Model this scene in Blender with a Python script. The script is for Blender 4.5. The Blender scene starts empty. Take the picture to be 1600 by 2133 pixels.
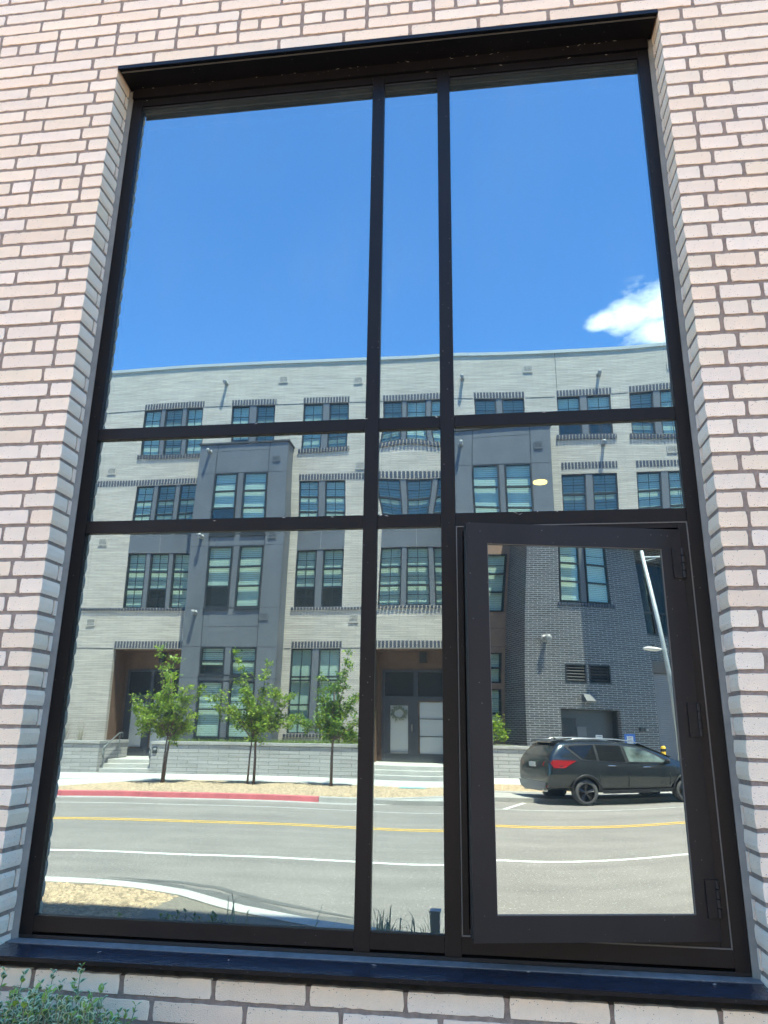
import bpy, math, random
from mathutils import Vector, Matrix, noise
SC = bpy.context.scene
COL = SC.collection
# ------------------------------------------------------------------ camera
CAMP = (1.64067, -2.54823, 2.0)
cd = bpy.data.cameras.new('camera'); cam = bpy.data.objects.new('camera', cd); COL.objects.link(cam)
cd.sensor_fit = 'HORIZONTAL'; cd.sensor_width = 36.0; cd.lens = 1525.46 / 1600 * 36
cd.clip_start = 0.05; cd.clip_end = 2000
RX = Vector((0.99170856, 0.12777712, 0.01367971)); RU = Vector((0.02305353, -0.28162032, 0.95924894)); RF = Vector((-0.12642255, 0.95098002, 0.28223099))
cam.matrix_world = Matrix(((RX.x, RU.x, -RF.x, CAMP[0]), (RX.y, RU.y, -RF.y, CAMP[1]), (RX.z, RU.z, -RF.z, CAMP[2]), (0, 0, 0, 1)))
SC.camera = cam
SC.render.resolution_x = 768; SC.render.resolution_y = 1024
# ------------------------------------------------------------------ light
SUN = Vector((0.59, 1.0, 3.4)).normalized()
EL = math.asin(SUN.z); AZ = math.atan2(SUN.x, SUN.y)
sl = bpy.data.lights.new('sun', 'SUN'); sl.energy = 4.9; sl.angle = math.radians(0.55); sl.color = (1.0, 0.965, 0.91)
so = bpy.data.objects.new('sun', sl); COL.objects.link(so); so.location = (0, 0, 40)
so.rotation_euler = SUN.to_track_quat('Z', 'Y').to_euler()
W = bpy.data.worlds.new('World'); SC.world = W; W.use_nodes = True
nt = W.node_tree; nt.nodes.clear()
def N(t, ty, **kw):
    n = t.nodes.new(ty)
    for k, v in kw.items(): setattr(n, k, v)
    return n
out = N(nt, 'ShaderNodeOutputWorld'); bg = N(nt, 'ShaderNodeBackground'); sky = N(nt, 'ShaderNodeTexSky')
sky.sky_type = 'NISHITA'; sky.sun_disc = False; sky.sun_elevation = EL; sky.sun_rotation = AZ
sky.altitude = 1600; sky.air_density = 1.0; sky.dust_density = 0.4; sky.ozone_density = 2.0
bg.inputs['Strength'].default_value = 0.14
# a fair-weather cloud low in the south-west sky
tc = N(nt, 'ShaderNodeTexCoord')
def vm(op, a, b=None):
    n = N(nt, 'ShaderNodeVectorMath', operation=op)
    nt.links.new(a, n.inputs[0])
    if b is not None: n.inputs[1].default_value = b
    return n
def mth(t, op, a, b=None, c=None, clamp=False):
    n = N(t, 'ShaderNodeMath', operation=op); n.use_clamp = clamp
    for i, v in enumerate((a, b, c)):
        if v is None: continue
        if isinstance(v, (int, float)): n.inputs[i].default_value = v
        else: t.links.new(v, n.inputs[i])
    return n.outputs[0]
cdirs = [((0.252, -0.918, 0.556), 0.055), ((0.31, -0.90, 0.56), 0.10), ((0.207, -0.918, 0.545), 0.040), ((0.175, -0.915, 0.540), 0.026), ((0.25, -0.92, 0.522), 0.045), ((-0.75, -0.55, 0.32), 0.13), ((0.72, -0.6, 0.36), 0.2)]
masks = None
nz = N(nt, 'ShaderNodeTexNoise'); nz.inputs['Scale'].default_value = 20; nz.inputs['Detail'].default_value = 8; nz.inputs['Roughness'].default_value = 0.62
sc = vm('MULTIPLY', tc.outputs['Generated'], (1, 1, 1.7)); nt.links.new(sc.outputs[0], nz.inputs['Vector'])
for d, r in cdirs:
    d = Vector(d).normalized()
    sb = vm('SUBTRACT', tc.outputs['Generated'], tuple(d)); s2 = vm('MULTIPLY', sb.outputs[0], (1, 1, 1.8)); ln = vm('LENGTH', s2.outputs[0])
    m = mth(nt, 'SUBTRACT', 1.0, mth(nt, 'DIVIDE', ln.outputs['Value'], r))
    m = mth(nt, 'MAXIMUM', m, -2.0)
    masks = m if masks is None else mth(nt, 'MAXIMUM', masks, m)
den = mth(nt, 'ADD', mth(nt, 'MULTIPLY', masks, 1.5), mth(nt, 'MULTIPLY', mth(nt, 'SUBTRACT', nz.outputs['Fac'], 0.50), 2.6))
den = mth(nt, 'MULTIPLY', den, 1.15, clamp=True)
mx = N(nt, 'ShaderNodeMix', data_type='RGBA'); nt.links.new(den, mx.inputs['Factor'])
tint = N(nt, 'ShaderNodeMix', data_type='RGBA', blend_type='MULTIPLY'); tint.inputs['Factor'].default_value = 1
nt.links.new(sky.outputs[0], tint.inputs['A']); tint.inputs['B'].default_value = (0.36, 0.91, 1.34, 1)
nt.links.new(tint.outputs['Result'], mx.inputs['A']); mx.inputs['B'].default_value = (5.0, 5.8, 6.3, 1)
nt.links.new(mx.outputs['Result'], bg.inputs['Color']); nt.links.new(bg.outputs[0], out.inputs['Surface'])
SC.view_settings.view_transform = 'Standard'; SC.view_settings.look = 'None'; SC.view_settings.gamma = 1
SC.view_settings.use_curve_mapping = False
SC.view_settings.exposure = 2.65
SC.view_settings.use_white_balance = True; SC.view_settings.white_balance_temperature = 8300; SC.view_settings.white_balance_tint = 10
SC.render.engine = 'CYCLES'
SC.cycles.max_bounces = 8; SC.cycles.transparent_max_bounces = 12; SC.cycles.glossy_bounces = 4; SC.cycles.diffuse_bounces = 3
SC.cycles.caustics_reflective = False; SC.cycles.caustics_refractive = False
# ------------------------------------------------------------------ materials
def mat(name, col, rough=0.7, metal=0.0, spec=0.5, var=0.0, vscale=6.0, bump=0.0, bscale=80.0, rnd=0.0, specks=None, emit=None, coat=0.0, streak=0.0):
    m = bpy.data.materials.new(name); m.use_nodes = True; t = m.node_tree; b = t.nodes['Principled BSDF']
    b.inputs['Base Color'].default_value = (*col, 1); b.inputs['Roughness'].default_value = rough; b.inputs['Metallic'].default_value = metal
    b.inputs['Specular IOR Level'].default_value = spec
    if coat: b.inputs['Coat Weight'].default_value = coat; b.inputs['Coat Roughness'].default_value = 0.04
    if emit: b.inputs['Emission Color'].default_value = (*emit[0], 1); b.inputs['Emission Strength'].default_value = emit[1]
    co = None
    if var or bump or specks or streak:
        tcn = N(t, 'ShaderNodeTexCoord')
    c_out = None
    def mixc(fac, a, bcol, blend='MIX'):
        n = N(t, 'ShaderNodeMix', data_type='RGBA', blend_type=blend)
        t.links.new(fac, n.inputs['Factor']) if not isinstance(fac, (int, float)) else setattr(n.inputs['Factor'], 'default_value', fac)
        if isinstance(a, tuple): n.inputs['A'].default_value = (*a, 1)
        else: t.links.new(a, n.inputs['A'])
        if isinstance(bcol, tuple): n.inputs['B'].default_value = (*bcol, 1)
        else: t.links.new(bcol, n.inputs['B'])
        return n.outputs['Result']
    cur = tuple(col)
    if var:
        n1 = N(t, 'ShaderNodeTexNoise'); n1.inputs['Scale'].default_value = vscale; n1.inputs['Detail'].default_value = 6; n1.inputs['Roughness'].default_value = 0.6
        t.links.new(tcn.outputs['Object'], n1.inputs['Vector'])
        f = mth(t, 'MULTIPLY_ADD', n1.outputs['Fac'], 2.4, -0.7, clamp=True)
        cur = mixc(f, tuple(c * (1 - var) for c in col), tuple(min(1, c * (1 + var)) for c in col))
    if rnd:
        oi = N(t, 'ShaderNodeObjectInfo')
        hs = N(t, 'ShaderNodeHueSaturation')
        t.links.new(mth(t, 'MULTIPLY_ADD', oi.outputs['Random'], rnd, 1 - rnd * 0.5), hs.inputs['Value'])
        r2 = mth(t, 'FRACT', mth(t, 'MULTIPLY', oi.outputs['Random'], 17.31))
        t.links.new(mth(t, 'MULTIPLY_ADD', r2, 0.18, 0.92), hs.inputs['Saturation'])
        r3 = mth(t, 'FRACT', mth(t, 'MULTIPLY', oi.outputs['Random'], 91.7))
        t.links.new(mth(t, 'MULTIPLY_ADD', r3, 0.006, 0.497), hs.inputs['Hue'])
        if isinstance(cur, tuple): hs.inputs['Color'].default_value = (*cur, 1)
        else: t.links.new(cur, hs.inputs['Color'])
        cur = hs.outputs[0]
    if streak:
        w = N(t, 'ShaderNodeTexNoise'); w.inputs['Scale'].default_value = 1.0; w.inputs['Detail'].default_value = 4
        mp = N(t, 'ShaderNodeMapping'); mp.inputs['Scale'].default_value = (9, 9, 0.6)
        t.links.new(tcn.outputs['Object'], mp.inputs['Vector']); t.links.new(mp.outputs[0], w.inputs['Vector'])
        f = mth(t, 'MULTIPLY_ADD', w.outputs['Fac'], 3, -1.4, clamp=True)
        cur = mixc(mth(t, 'MULTIPLY', f, streak), cur, tuple(min(1, c * 0.55) for c in col))
    if specks:
        scol, sscale, thr = specks
        v = N(t, 'ShaderNodeTexVoronoi'); v.inputs['Scale'].default_value = sscale; t.links.new(tcn.outputs['Object'], v.inputs['Vector'])
        sep = N(t, 'ShaderNodeSeparateColor'); t.links.new(v.outputs['Color'], sep.inputs[0])
        a = mth(t, 'LESS_THAN', v.outputs['Distance'], mth(t, 'MULTIPLY', sep.outputs[1], 0.32)); bb = mth(t, 'GREATER_THAN', sep.outputs[0], thr)
        cur = mixc(mth(t, 'MULTIPLY', a, bb), cur, tuple(scol))
    if not isinstance(cur, tuple): t.links.new(cur, b.inputs['Base Color'])
    if bump:
        n2 = N(t, 'ShaderNodeTexNoise'); n2.inputs['Scale'].default_value = bscale; n2.inputs['Detail'].default_value = 5
        t.links.new(tcn.outputs['Object'], n2.inputs['Vector'])
        bp = N(t, 'ShaderNodeBump'); bp.inputs['Strength'].default_value = bump; bp.inputs['Distance'].default_value = 0.01
        t.links.new(n2.outputs['Fac'], bp.inputs['Height']); t.links.new(bp.outputs[0], b.inputs['Normal'])
    return m
def brickmat(name, c1, c2, mortar, bw, bh, ms, mscale=1.0, bump=0.3, rough=0.85, offs=0.5):
    m = bpy.data.materials.new(name); m.use_nodes = True; t = m.node_tree; b = t.nodes['Principled BSDF']; b.inputs['Roughness'].default_value = rough
    tcn = N(t, 'ShaderNodeTexCoord'); sp = N(t, 'ShaderNodeSeparateXYZ'); t.links.new(tcn.outputs['Object'], sp.inputs[0])
    u = mth(t, 'ADD', sp.outputs[0], sp.outputs[1]); cb = N(t, 'ShaderNodeCombineXYZ'); t.links.new(u, cb.inputs[0]); t.links.new(sp.outputs[2], cb.inputs[1])
    br = N(t, 'ShaderNodeTexBrick'); t.links.new(cb.outputs[0], br.inputs['Vector']); br.offset = offs
    br.inputs['Scale'].default_value = 1; br.inputs['Brick Width'].default_value = bw; br.inputs['Row Height'].default_value = bh
    br.inputs['Mortar Size'].default_value = ms; br.inputs['Mortar Smooth'].default_value = 0.1; br.inputs['Bias'].default_value = 0
    br.inputs['Color1'].default_value = (*c1, 1); br.inputs['Color2'].default_value = (*c2, 1); br.inputs['Mortar'].default_value = (*mortar, 1)
    n1 = N(t, 'ShaderNodeTexNoise'); n1.inputs['Scale'].default_value = 0.55; n1.inputs['Detail'].default_value = 7; t.links.new(tcn.outputs['Object'], n1.inputs['Vector'])
    mp = N(t, 'ShaderNodeMapping'); mp.inputs['Scale'].default_value = (0.5, 0.5, 12.0); t.links.new(tcn.outputs['Object'], mp.inputs['Vector'])
    n3 = N(t, 'ShaderNodeTexNoise'); n3.inputs['Scale'].default_value = 1.6; n3.inputs['Detail'].default_value = 3; t.links.new(mp.outputs[0], n3.inputs['Vector'])
    hs = N(t, 'ShaderNodeHueSaturation'); t.links.new(br.outputs['Color'], hs.inputs['Color'])
    v = mth(t, 'ADD', mth(t, 'MULTIPLY_ADD', n1.outputs['Fac'], 0.3, 0.45), mth(t, 'MULTIPLY', n3.outputs['Fac'], 0.8))
    t.links.new(v, hs.inputs['Value']); t.links.new(hs.outputs[0], b.inputs['Base Color'])
    bp = N(t, 'ShaderNodeBump'); bp.inputs['Strength'].default_value = bump; bp.inputs['Distance'].default_value = 0.006; bp.invert = True
    t.links.new(br.outputs['Fac'], bp.inputs['Height']); t.links.new(bp.outputs[0], b.inputs['Normal'])
    return m
def glassmat(name, refl, trans, fac, rough=0.0, dust=0.0, dustcol=(0.6, 0.65, 0.62), streaky=False):
    m = bpy.data.materials.new(name); m.use_nodes = True; t = m.node_tree; t.nodes.clear()
    o = N(t, 'ShaderNodeOutputMaterial'); g = N(t, 'ShaderNodeBsdfGlossy'); g.inputs['Color'].default_value = (*refl, 1); g.inputs['Roughness'].default_value = rough
    tr = N(t, 'ShaderNodeBsdfTransparent'); tr.inputs['Color'].default_value = (*trans, 1)
    lw = N(t, 'ShaderNodeLayerWeight'); lw.inputs['Blend'].default_value = 0.12
    f = mth(t, 'ADD', lw.outputs['Fresnel'], fac, clamp=True)
    mxs = N(t, 'ShaderNodeMixShader'); t.links.new(f, mxs.inputs[0]); t.links.new(tr.outputs[0], mxs.inputs[1]); t.links.new(g.outputs[0], mxs.inputs[2])
    last = mxs.outputs[0]
    if dust:
        tcn = N(t, 'ShaderNodeTexCoord'); d = N(t, 'ShaderNodeBsdfDiffuse'); d.inputs['Color'].default_value = (*dustcol, 1)
        v = N(t, 'ShaderNodeTexVoronoi'); v.inputs['Scale'].default_value = 95; t.links.new(tcn.outputs['Object'], v.inputs['Vector'])
        sep = N(t, 'ShaderNodeSeparateColor'); t.links.new(v.outputs['Color'], sep.inputs[0])
        sp1 = mth(t, 'MULTIPLY', mth(t, 'LESS_THAN', v.outputs['Distance'], 0.13), mth(t, 'GREATER_THAN', sep.outputs[0], 0.72))
        nn = N(t, 'ShaderNodeTexNoise'); nn.inputs['Scale'].default_value = 2.2; nn.inputs['Detail'].default_value = 6; t.links.new(tcn.outputs['Object'], nn.inputs['Vector'])
        mp = N(t, 'ShaderNodeMapping'); mp.inputs['Scale'].default_value = (26, 26, 1.2); t.links.new(tcn.outputs['Object'], mp.inputs['Vector'])
        ns = N(t, 'ShaderNodeTexNoise'); ns.inputs['Scale'].default_value = 1; ns.inputs['Detail'].default_value = 4; t.links.new(mp.outputs[0], ns.inputs['Vector'])
        reg = mth(t, 'MULTIPLY_ADD', nn.outputs['Fac'], 3.0, -1.1, clamp=True)
        a = mth(t, 'MULTIPLY', mth(t, 'MULTIPLY', sp1, reg), 0.22)
        b2 = mth(t, 'MULTIPLY', mth(t, 'MULTIPLY', mth(t, 'MULTIPLY_ADD', ns.outputs['Fac'], 2.2, -0.7, clamp=True), reg), dust * 1.3)
        ff = mth(t, 'ADD', mth(t, 'ADD', a, b2), dust * 0.6)
        ms = N(t, 'ShaderNodeMixShader'); t.links.new(ff, ms.inputs[0]); t.links.new(last, ms.inputs[1]); t.links.new(d.outputs[0], ms.inputs[2]); last = ms.outputs[0]
    t.links.new(last, o.inputs['Surface'])
    return m
M = {}
M['brick'] = mat('pale_pink_brick', (0.87, 0.645, 0.475), 0.85, var=0.06, vscale=9, bump=0.5, bscale=240, rnd=0.10, specks=((0.22, 0.17, 0.14), 210, 0.82))
M['mortar'] = mat('taupe_mortar', (0.40, 0.28, 0.22), 0.95, var=0.22, vscale=40, bump=1.0, bscale=420)
M['caulk'] = mat('caulk', (0.20, 0.175, 0.15), 0.8, var=0.2, vscale=12)
M['frame'] = mat('dark_bronze_aluminium', (0.0075, 0.0062, 0.0068), 0.42, spec=0.2, var=0.18, vscale=4, specks=((0.07, 0.065, 0.06), 120, 0.95), streak=0.6)
M['frame_dark'] = mat('black_gasket', (0.006, 0.006, 0.007), 0.6)
M['gasket'] = mat('weathered_seal', (0.13, 0.115, 0.10), 0.7)
M['sash'] = mat('bronze_sash', (0.0135, 0.0112, 0.0115), 0.45, spec=0.26, var=0.12, vscale=5, specks=((0.07, 0.065, 0.06), 130, 0.96), streak=0.6)
M['sillmetal'] = mat('sill_metal', (0.022, 0.024, 0.034), 0.24, spec=0.8, var=0.4, vscale=22, bump=0.25, bscale=50)
M['skylitmetal'] = mat('skylit_metal', (0.16, 0.15, 0.145), 0.7, var=0.25, vscale=30)  # paler grey metal: reflected skylight painted into the colour of the sill's back strip
M['dirt'] = mat('dry_grit', (0.35, 0.32, 0.28), 0.9)
M['wood'] = mat('tan_backer', (0.36, 0.27, 0.17), 0.8)
M['pane'] = glassmat('reflective_glass', (0.66, 0.89, 0.98), (0.42, 0.5, 0.48), 0.30, dust=0.04)
M['pane_clear'] = glassmat('casement_glass', (0.71, 0.88, 0.93), (0.3, 0.4, 0.38), 0.32, dust=0.022)
M['glass_back'] = glassmat('inner_glass', (0.8, 0.85, 0.85), (0.7, 0.8, 0.78), 0.06)
M['room'] = mat('dark_room', (0.05, 0.048, 0.045), 0.8)
M['lamp'] = mat('warm_downlight', (0.9, 0.7, 0.3), 0.5, emit=((1.0, 0.66, 0.20), 1.9))
M['asphalt'] = mat('worn_asphalt', (0.225, 0.202, 0.183), 0.9, var=0.12, vscale=0.8, bump=1.0, bscale=70, specks=((0.48, 0.46, 0.42), 30, 0.6))
_t = M['asphalt'].node_tree; _b = _t.nodes['Principled BSDF']; _src = _b.inputs['Base Color'].links[0].from_socket
_tc = N(_t, 'ShaderNodeTexCoord'); _mp = N(_t, 'ShaderNodeMapping'); _mp.inputs['Scale'].default_value = (0.12, 1.6, 1); _t.links.new(_tc.outputs['Object'], _mp.inputs['Vector'])
_n = N(_t, 'ShaderNodeTexNoise'); _n.inputs['Scale'].default_value = 1.0; _n.inputs['Detail'].default_value = 5; _t.links.new(_mp.outputs[0], _n.inputs['Vector'])
_h = N(_t, 'ShaderNodeHueSaturation'); _n2 = N(_t, 'ShaderNodeTexNoise'); _n2.inputs['Scale'].default_value = 26; _n2.inputs['Detail'].default_value = 3; _t.links.new(_tc.outputs['Object'], _n2.inputs['Vector'])
_t.links.new(mth(_t, 'ADD', mth(_t, 'MULTIPLY_ADD', _n.outputs['Fac'], 0.6, 0.30), mth(_t, 'MULTIPLY', _n2.outputs['Fac'], 0.8)), _h.inputs['Value']); _t.links.new(_src, _h.inputs['Color']); _t.links.new(_h.outputs[0], _b.inputs['Base Color'])
M['sealant'] = mat('crack_sealer', (0.125, 0.122, 0.114), 0.7, var=0.15)
M['concrete'] = mat('pale_concrete', (0.47, 0.455, 0.42), 0.9, var=0.10, vscale=1.3, bump=0.2, bscale=60)
M['concrete2'] = mat('kerb_concrete', (0.37, 0.355, 0.33), 0.9, var=0.14, vscale=2.5, bump=0.3, bscale=60)
M['redpaint'] = mat('faded_red_kerb_paint', (0.56, 0.13, 0.145), 0.7, var=0.15, vscale=3)
M['yellow'] = mat('yellow_road_paint', (0.70, 0.42, 0.06), 0.8, var=0.2, vscale=8)
M['white'] = mat('white_road_paint', (0.72, 0.72, 0.68), 0.8, var=0.15, vscale=14)
M['whiteworn'] = mat('worn_white_paint', (0.50, 0.50, 0.47), 0.85, var=0.3, vscale=9)
M['gravelgrey'] = mat('grey_gravel', (0.20, 0.175, 0.14), 0.95, var=0.3, vscale=30, bump=1.0, bscale=45)
M['gravel'] = mat('tan_gravel', (0.26, 0.185, 0.12), 0.95, var=0.3, vscale=30, bump=1.0, bscale=45)
M['stone'] = mat('gravel_stone', (0.42, 0.31, 0.205), 0.9, var=0.5, vscale=14)
M['soil'] = mat('soil', (0.16, 0.13, 0.10), 0.95, var=0.3, vscale=8, bump=0.8, bscale=40)
M['wallbrick'] = brickmat('grey_roman_brick', (0.53, 0.465, 0.395), (0.45, 0.395, 0.34), (0.33, 0.295, 0.255), 0.62, 0.075, 0.008, bump=0.6)
M['planterbrick'] = brickmat('light_grey_masonry', (0.40, 0.385, 0.365), (0.35, 0.335, 0.315), (0.17, 0.16, 0.15), 0.80, 0.137, 0.010, bump=0.5)
M['blackbrick'] = brickmat('glazed_black_brick', (0.05, 0.051, 0.054), (0.08, 0.082, 0.086), (0.36, 0.36, 0.355), 0.40, 0.092, 0.0095, bump=0.4, rough=0.35)
M['outerbrick'] = brickmat('pale_brick_far', (0.80, 0.65, 0.52), (0.72, 0.58, 0.47), (0.33, 0.255, 0.215), 0.305, 0.0683, 0.0055, bump=0.4, offs=0.33)
M['soldier'] = mat('blue_black_brick', (0.05, 0.06, 0.08), 0.4, rnd=0.3)
M['panel'] = mat('blue_grey_metal_panel', (0.122, 0.132, 0.142), 0.45, var=0.12, vscale=1.1, streak=0.12)
M['panel_dark'] = mat('panel_joint', (0.035, 0.04, 0.045), 0.6)
M['winframe'] = mat('black_window_frame', (0.018, 0.024, 0.028), 0.45)
M['mullpanel'] = mat('mullion_panel', (0.125, 0.135, 0.145), 0.5)
M['winglass'] = glassmat('green_window_glass', (0.60, 0.82, 0.76), (0.76, 0.91, 0.85), 0.09)
M['balglass'] = glassmat('dark_balcony_glass', (0.6, 0.75, 0.75), (0.2, 0.28, 0.26), 0.02)
def blindmat(name, c, pitch=0.085):
    m = bpy.data.materials.new(name); m.use_nodes = True; t = m.node_tree; b = t.nodes['Principled BSDF']; b.inputs['Roughness'].default_value = 0.7
    tcn = N(t, 'ShaderNodeTexCoord'); sp = N(t, 'ShaderNodeSeparateXYZ'); t.links.new(tcn.outputs['Object'], sp.inputs[0])
    f = mth(t, 'FRACT', mth(t, 'DIVIDE', sp.outputs[2], pitch)); g = mth(t, 'GREATER_THAN', f, 0.78)
    n = N(t, 'ShaderNodeMix', data_type='RGBA'); t.links.new(g, n.inputs['Factor']); n.inputs['A'].default_value = (*c, 1); n.inputs['B'].default_value = (*[x * 0.45 for x in c], 1)
    t.links.new(n.outputs['Result'], b.inputs['Base Color']); return m
M['blind'] = blindmat('slatted_blind', (0.74, 0.73, 0.69))
M['blind_dark'] = blindmat('open_blind', (0.28, 0.29, 0.28), 0.12)
M['shade'] = mat('roller_shade', (0.55, 0.56, 0.53), 0.8)
M['dark_in'] = mat('dark_interior', (0.02, 0.024, 0.025), 0.9)
M['brown'] = mat('brown_timber_panel', (0.19, 0.105, 0.068), 0.7, var=0.2, vscale=3, streak=0.2)
M['brownstone'] = mat('brown_rendered_panel', (0.26, 0.165, 0.12), 0.8, var=0.12, vscale=2)
M['door'] = mat('charcoal_door', (0.055, 0.065, 0.075), 0.4)
M['coping'] = mat('pale_coping', (0.42, 0.45, 0.44), 0.5)
M['vent'] = mat('vent_cream', (0.50, 0.46, 0.41), 0.7)
M['spout'] = mat('spout_metal', (0.30, 0.30, 0.29), 0.4)
M['rail'] = mat('galvanised_rail', (0.17, 0.19, 0.19), 0.4, metal=0.3)
M['galv'] = mat('galvanised_pole', (0.40, 0.45, 0.46), 0.45, metal=0.2, var=0.1, vscale=4)
M['bark'] = mat('bark', (0.16, 0.115, 0.095), 0.9, var=0.3, vscale=20)
def leafmat(name, c, c2, tr=0.45):
    m = bpy.data.materials.new(name); m.use_nodes = True; t = m.node_tree; t.nodes.clear()
    o = N(t, 'ShaderNodeOutputMaterial'); d = N(t, 'ShaderNodeBsdfPrincipled'); d.inputs['Roughness'].default_value = 0.45
    tl = N(t, 'ShaderNodeBsdfTranslucent'); ms = N(t, 'ShaderNodeMixShader'); ms.inputs[0].default_value = tr
    tcn = N(t, 'ShaderNodeTexCoord'); n = N(t, 'ShaderNodeTexNoise'); n.inputs['Scale'].default_value = 5; n.inputs['Detail'].default_value = 4
    t.links.new(tcn.outputs['Object'], n.inputs['Vector'])
    f = mth(t, 'MULTIPLY_ADD', n.outputs['Fac'], 3, -1, clamp=True)
    mx_ = N(t, 'ShaderNodeMix', data_type='RGBA'); t.links.new(f, mx_.inputs['Factor']); mx_.inputs['A'].default_value = (*c, 1); mx_.inputs['B'].default_value = (*c2, 1)
    t.links.new(mx_.outputs['Result'], d.inputs['Base Color']); t.links.new(mx_.outputs['Result'], tl.inputs['Color'])
    t.links.new(d.outputs[0], ms.inputs[1]); t.links.new(tl.outputs[0], ms.inputs[2]); t.links.new(ms.outputs[0], o.inputs['Surface']); return m
M['leaf'] = leafmat('fresh_leaf', (0.20, 0.33, 0.04), (0.38, 0.50, 0.06))
M['leaf2'] = leafmat('deep_leaf', (0.07, 0.17, 0.035), (0.14, 0.26, 0.045))
M['leafc'] = leafmat('shrub_leaf_centre', (0.065, 0.14, 0.06), (0.11, 0.20, 0.08), 0.2)
M['leafe'] = leafmat('shrub_leaf_edge', (0.42, 0.48, 0.27), (0.54, 0.58, 0.35), 0.2)
M['leafy'] = leafmat('shrub_new_leaf', (0.22, 0.36, 0.06), (0.30, 0.42, 0.07), 0.3)
M['stem'] = mat('stem', (0.22, 0.20, 0.12), 0.8)
M['grass'] = leafmat('grass_blade', (0.12, 0.22, 0.04), (0.24, 0.32, 0.07))
M['grassdark'] = leafmat('dusty_grass_blade', (0.32, 0.35, 0.24), (0.42, 0.45, 0.30))
M['carpaint'] = mat('dark_grey_green_car_paint', (0.045, 0.056, 0.058), 0.2, metal=0.75, coat=1.0)
M['carblack'] = mat('car_black_trim', (0.012, 0.012, 0.013), 0.5)
M['carglass'] = mat('car_glass', (0.11, 0.15, 0.14), 0.06, var=0.7, vscale=3.5)
M['carglass_dark'] = mat('tinted_car_glass', (0.008, 0.009, 0.009), 0.05)
M['seat'] = mat('pale_seat', (0.45, 0.44, 0.40), 0.8)
M['tyre'] = mat('tyre', (0.085, 0.085, 0.086), 0.8)
M['rim'] = mat('black_rim', (0.06, 0.06, 0.062), 0.18, metal=0.8, coat=1)
M['silver'] = mat('silver_trim', (0.55, 0.56, 0.55), 0.3, metal=0.8)
M['chrome'] = mat('chrome', (0.8, 0.8, 0.8), 0.08, metal=1)
M['redlamp'] = mat('red_lamp', (0.34, 0.008, 0.012), 0.2, coat=1)
M['plate'] = mat('number_plate', (0.5, 0.52, 0.5), 0.5, var=0.2, vscale=30)
M['skirt'] = mat('bumper_skirt_grey', (0.20, 0.205, 0.205), 0.45)
M['shutter'] = mat('roller_shutter_grey', (0.30, 0.31, 0.33), 0.5)
M['beige'] = mat('beige_lintel_band', (0.17, 0.15, 0.135), 0.8)
M['blue'] = mat('blue_notice', (0.03, 0.18, 0.55), 0.6)
M['paper'] = mat('white_notice', (0.75, 0.77, 0.76), 0.7)
M['ink'] = mat('grey_print', (0.25, 0.25, 0.26), 0.7)
M['turq'] = mat('turquoise_lid', (0.10, 0.42, 0.42), 0.6)
M['bollard'] = mat('bollard_yellow', (0.75, 0.45, 0.05), 0.5)
M['marker'] = mat('blue_grey_marker', (0.30, 0.36, 0.40), 0.5)
M['wreath'] = mat('dry_wreath', (0.22, 0.24, 0.17), 0.9, var=0.3, vscale=20)
M['lens'] = mat('street_lamp_lens', (0.75, 0.76, 0.74), 0.4)
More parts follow.
